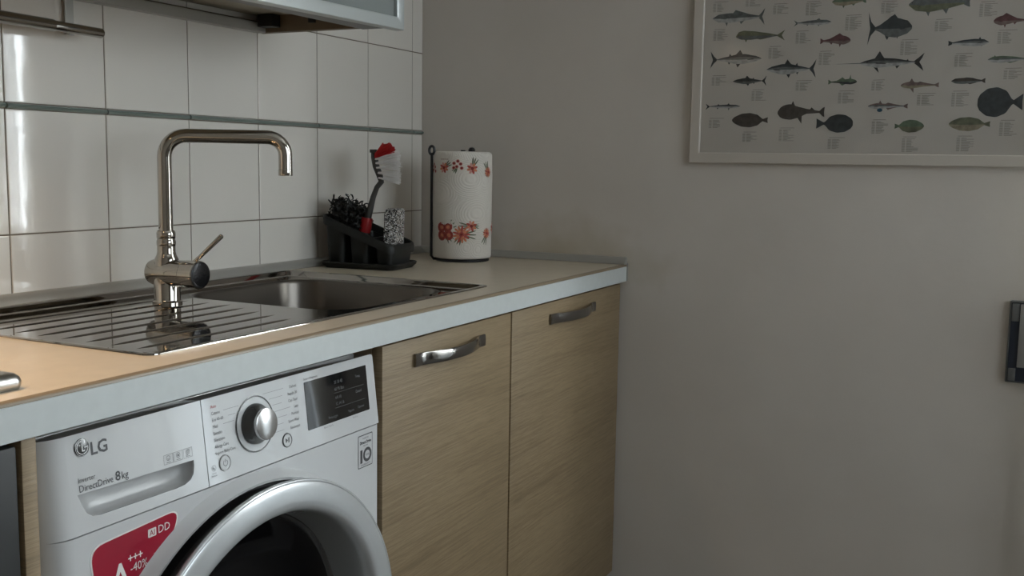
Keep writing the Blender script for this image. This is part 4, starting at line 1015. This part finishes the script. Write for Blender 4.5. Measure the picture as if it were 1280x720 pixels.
# second, unseen half of the sheet: a few larger fish above and at the far side
for (y, z, L_, H, fc, shp, bk, bl, tl2, fn) in ((-.85, 1.56, .12, .024, 'R', 'tuna', 'fish_slate', 'fish_silver', 'crescent', D2), (-1.0, 1.60, .12, .03, 'L', 'slender', 'fish_olive', 'fish_tan', 'fan', ONE), (-1.15, 1.57, .10, .03, 'R', 'deep', 'fish_grey', 'fish_silver', 'fork', ONE),
        (-1.32, 1.57, .13, .022, 'L', 'tuna', 'fish_slate', 'fish_silver', 'crescent', D2), (-.88, 1.67, .14, .03, 'L', 'tuna', 'fish_slate', 'fish_silver', 'crescent', D2), (-1.10, 1.68, .16, .03, 'R', 'slender', 'fish_grey', 'fish_silver', 'fork', ONE), (-1.34, 1.68, .14, .03, 'L', 'slender', 'fish_green', 'fish_silver', 'fan', ONE),
        ):
    fish(y, z, L_, H, fc, shp, bk, bl, tl2, fn)
TB = [(-.779, 1.456), (-.912, 1.506), (-.983, 1.507), (-.964, 1.445), (-.906, 1.414), (-1.016, 1.4), (-1.068, 1.474), (-.779, 1.353), (-.969, 1.338), (-.872, 1.32), (-1.14, 1.499), (-1.183, 1.418), (-1.248, 1.457), (-1.331, 1.488), (-1.368, 1.43), (-1.29, 1.386), (-1.384, 1.354), (-1.129, 1.336), (-1.222, 1.306), (-1.289, 1.31), (-.776, 1.257), (-.855, 1.226), (-.937, 1.235), (-1.044, 1.214), (-1.061, 1.314), (-1.134, 1.252), (-1.197, 1.216), (-1.304, 1.218), (-1.383, 1.25), (-.776, 1.517), (-.85, 1.53), (-1.0, 1.56), (-1.15, 1.53), (-1.3, 1.53), (-.88, 1.63), (-1.1, 1.63), (-1.33, 1.63)]
for (y, z) in TB:      # captions under the fish, too small to read
    bm = new(); z -= .003
    def ln(u0, u1, v, h=.0009): bm.faces.new([bm.verts.new(pq(y-u, z-v_, .0003)) for u, v_ in ((u0, v), (u1, v), (u1, v+h), (u0, v+h))])
    ln(.002, random.uniform(.026, .036), 0, .0010)
    for k in range(random.randint(8, 12)):
        v = .0042+.0024*k; ln(0, .0065, v); ln(.009, .009+random.choice((.010, .012, .015, .017, .024)), v)
    part('caption_print', bm, 'print_text', pp)

# ------------------------------------------------------------------ dark wall-mounted device on the painted wall
dv = root('wall_panel', (0, -1.455, .71), 'dark blue-black wall panel with grey corner pieces below the fish poster', 'switch')
def lean(y, z): return y+(z-.70)*.012
b = new(); y1, y0, z0, z1 = -1.4265, -1.482, .708, .879
lpv = rrect(y0, y1, z0, z1, .004, 4)
loft(b, [[Vector((x, y0+e if 0 else (y-(y0+y1)/2)*s+(y0+y1)/2, (z-(z0+z1)/2)*s2+(z0+z1)/2)) for y, z in lpv] for x, s, s2, e in ((-.0003, 1, 1, 0), (-.010, 1, 1, 0), (-.0125, .96, .985, 0), (-.0128, .92, .97, 0), (-.0105, .90, .96, 0))], cap0=True, cap1=True)
part('frame', b, 'device_grey', dv)
b = new(); box(b, (-.0122, y0+.004, z0+.004), (-.0102, y1-.004, z1-.004), .0004, 1); part('inset', b, 'device_dark', dv)
for za, zb in ((z0+.005, z0+.031), (z1-.042, z1-.005)):
    for ya, yb in ((y1-.019, y1-.005), (y0+.005, y0+.019)):
        b = new(); box(b, (-.0146, ya, za), (-.0122, yb, zb), .0012, 2); part('corner_piece', b, 'device_grey', dv)
b = new(); box(b, (-.0175, y0+.014, z0+.034), (-.0123, y1-.0205, z1-.006), .0012, 2); part('rocker', b, 'device_light', dv)
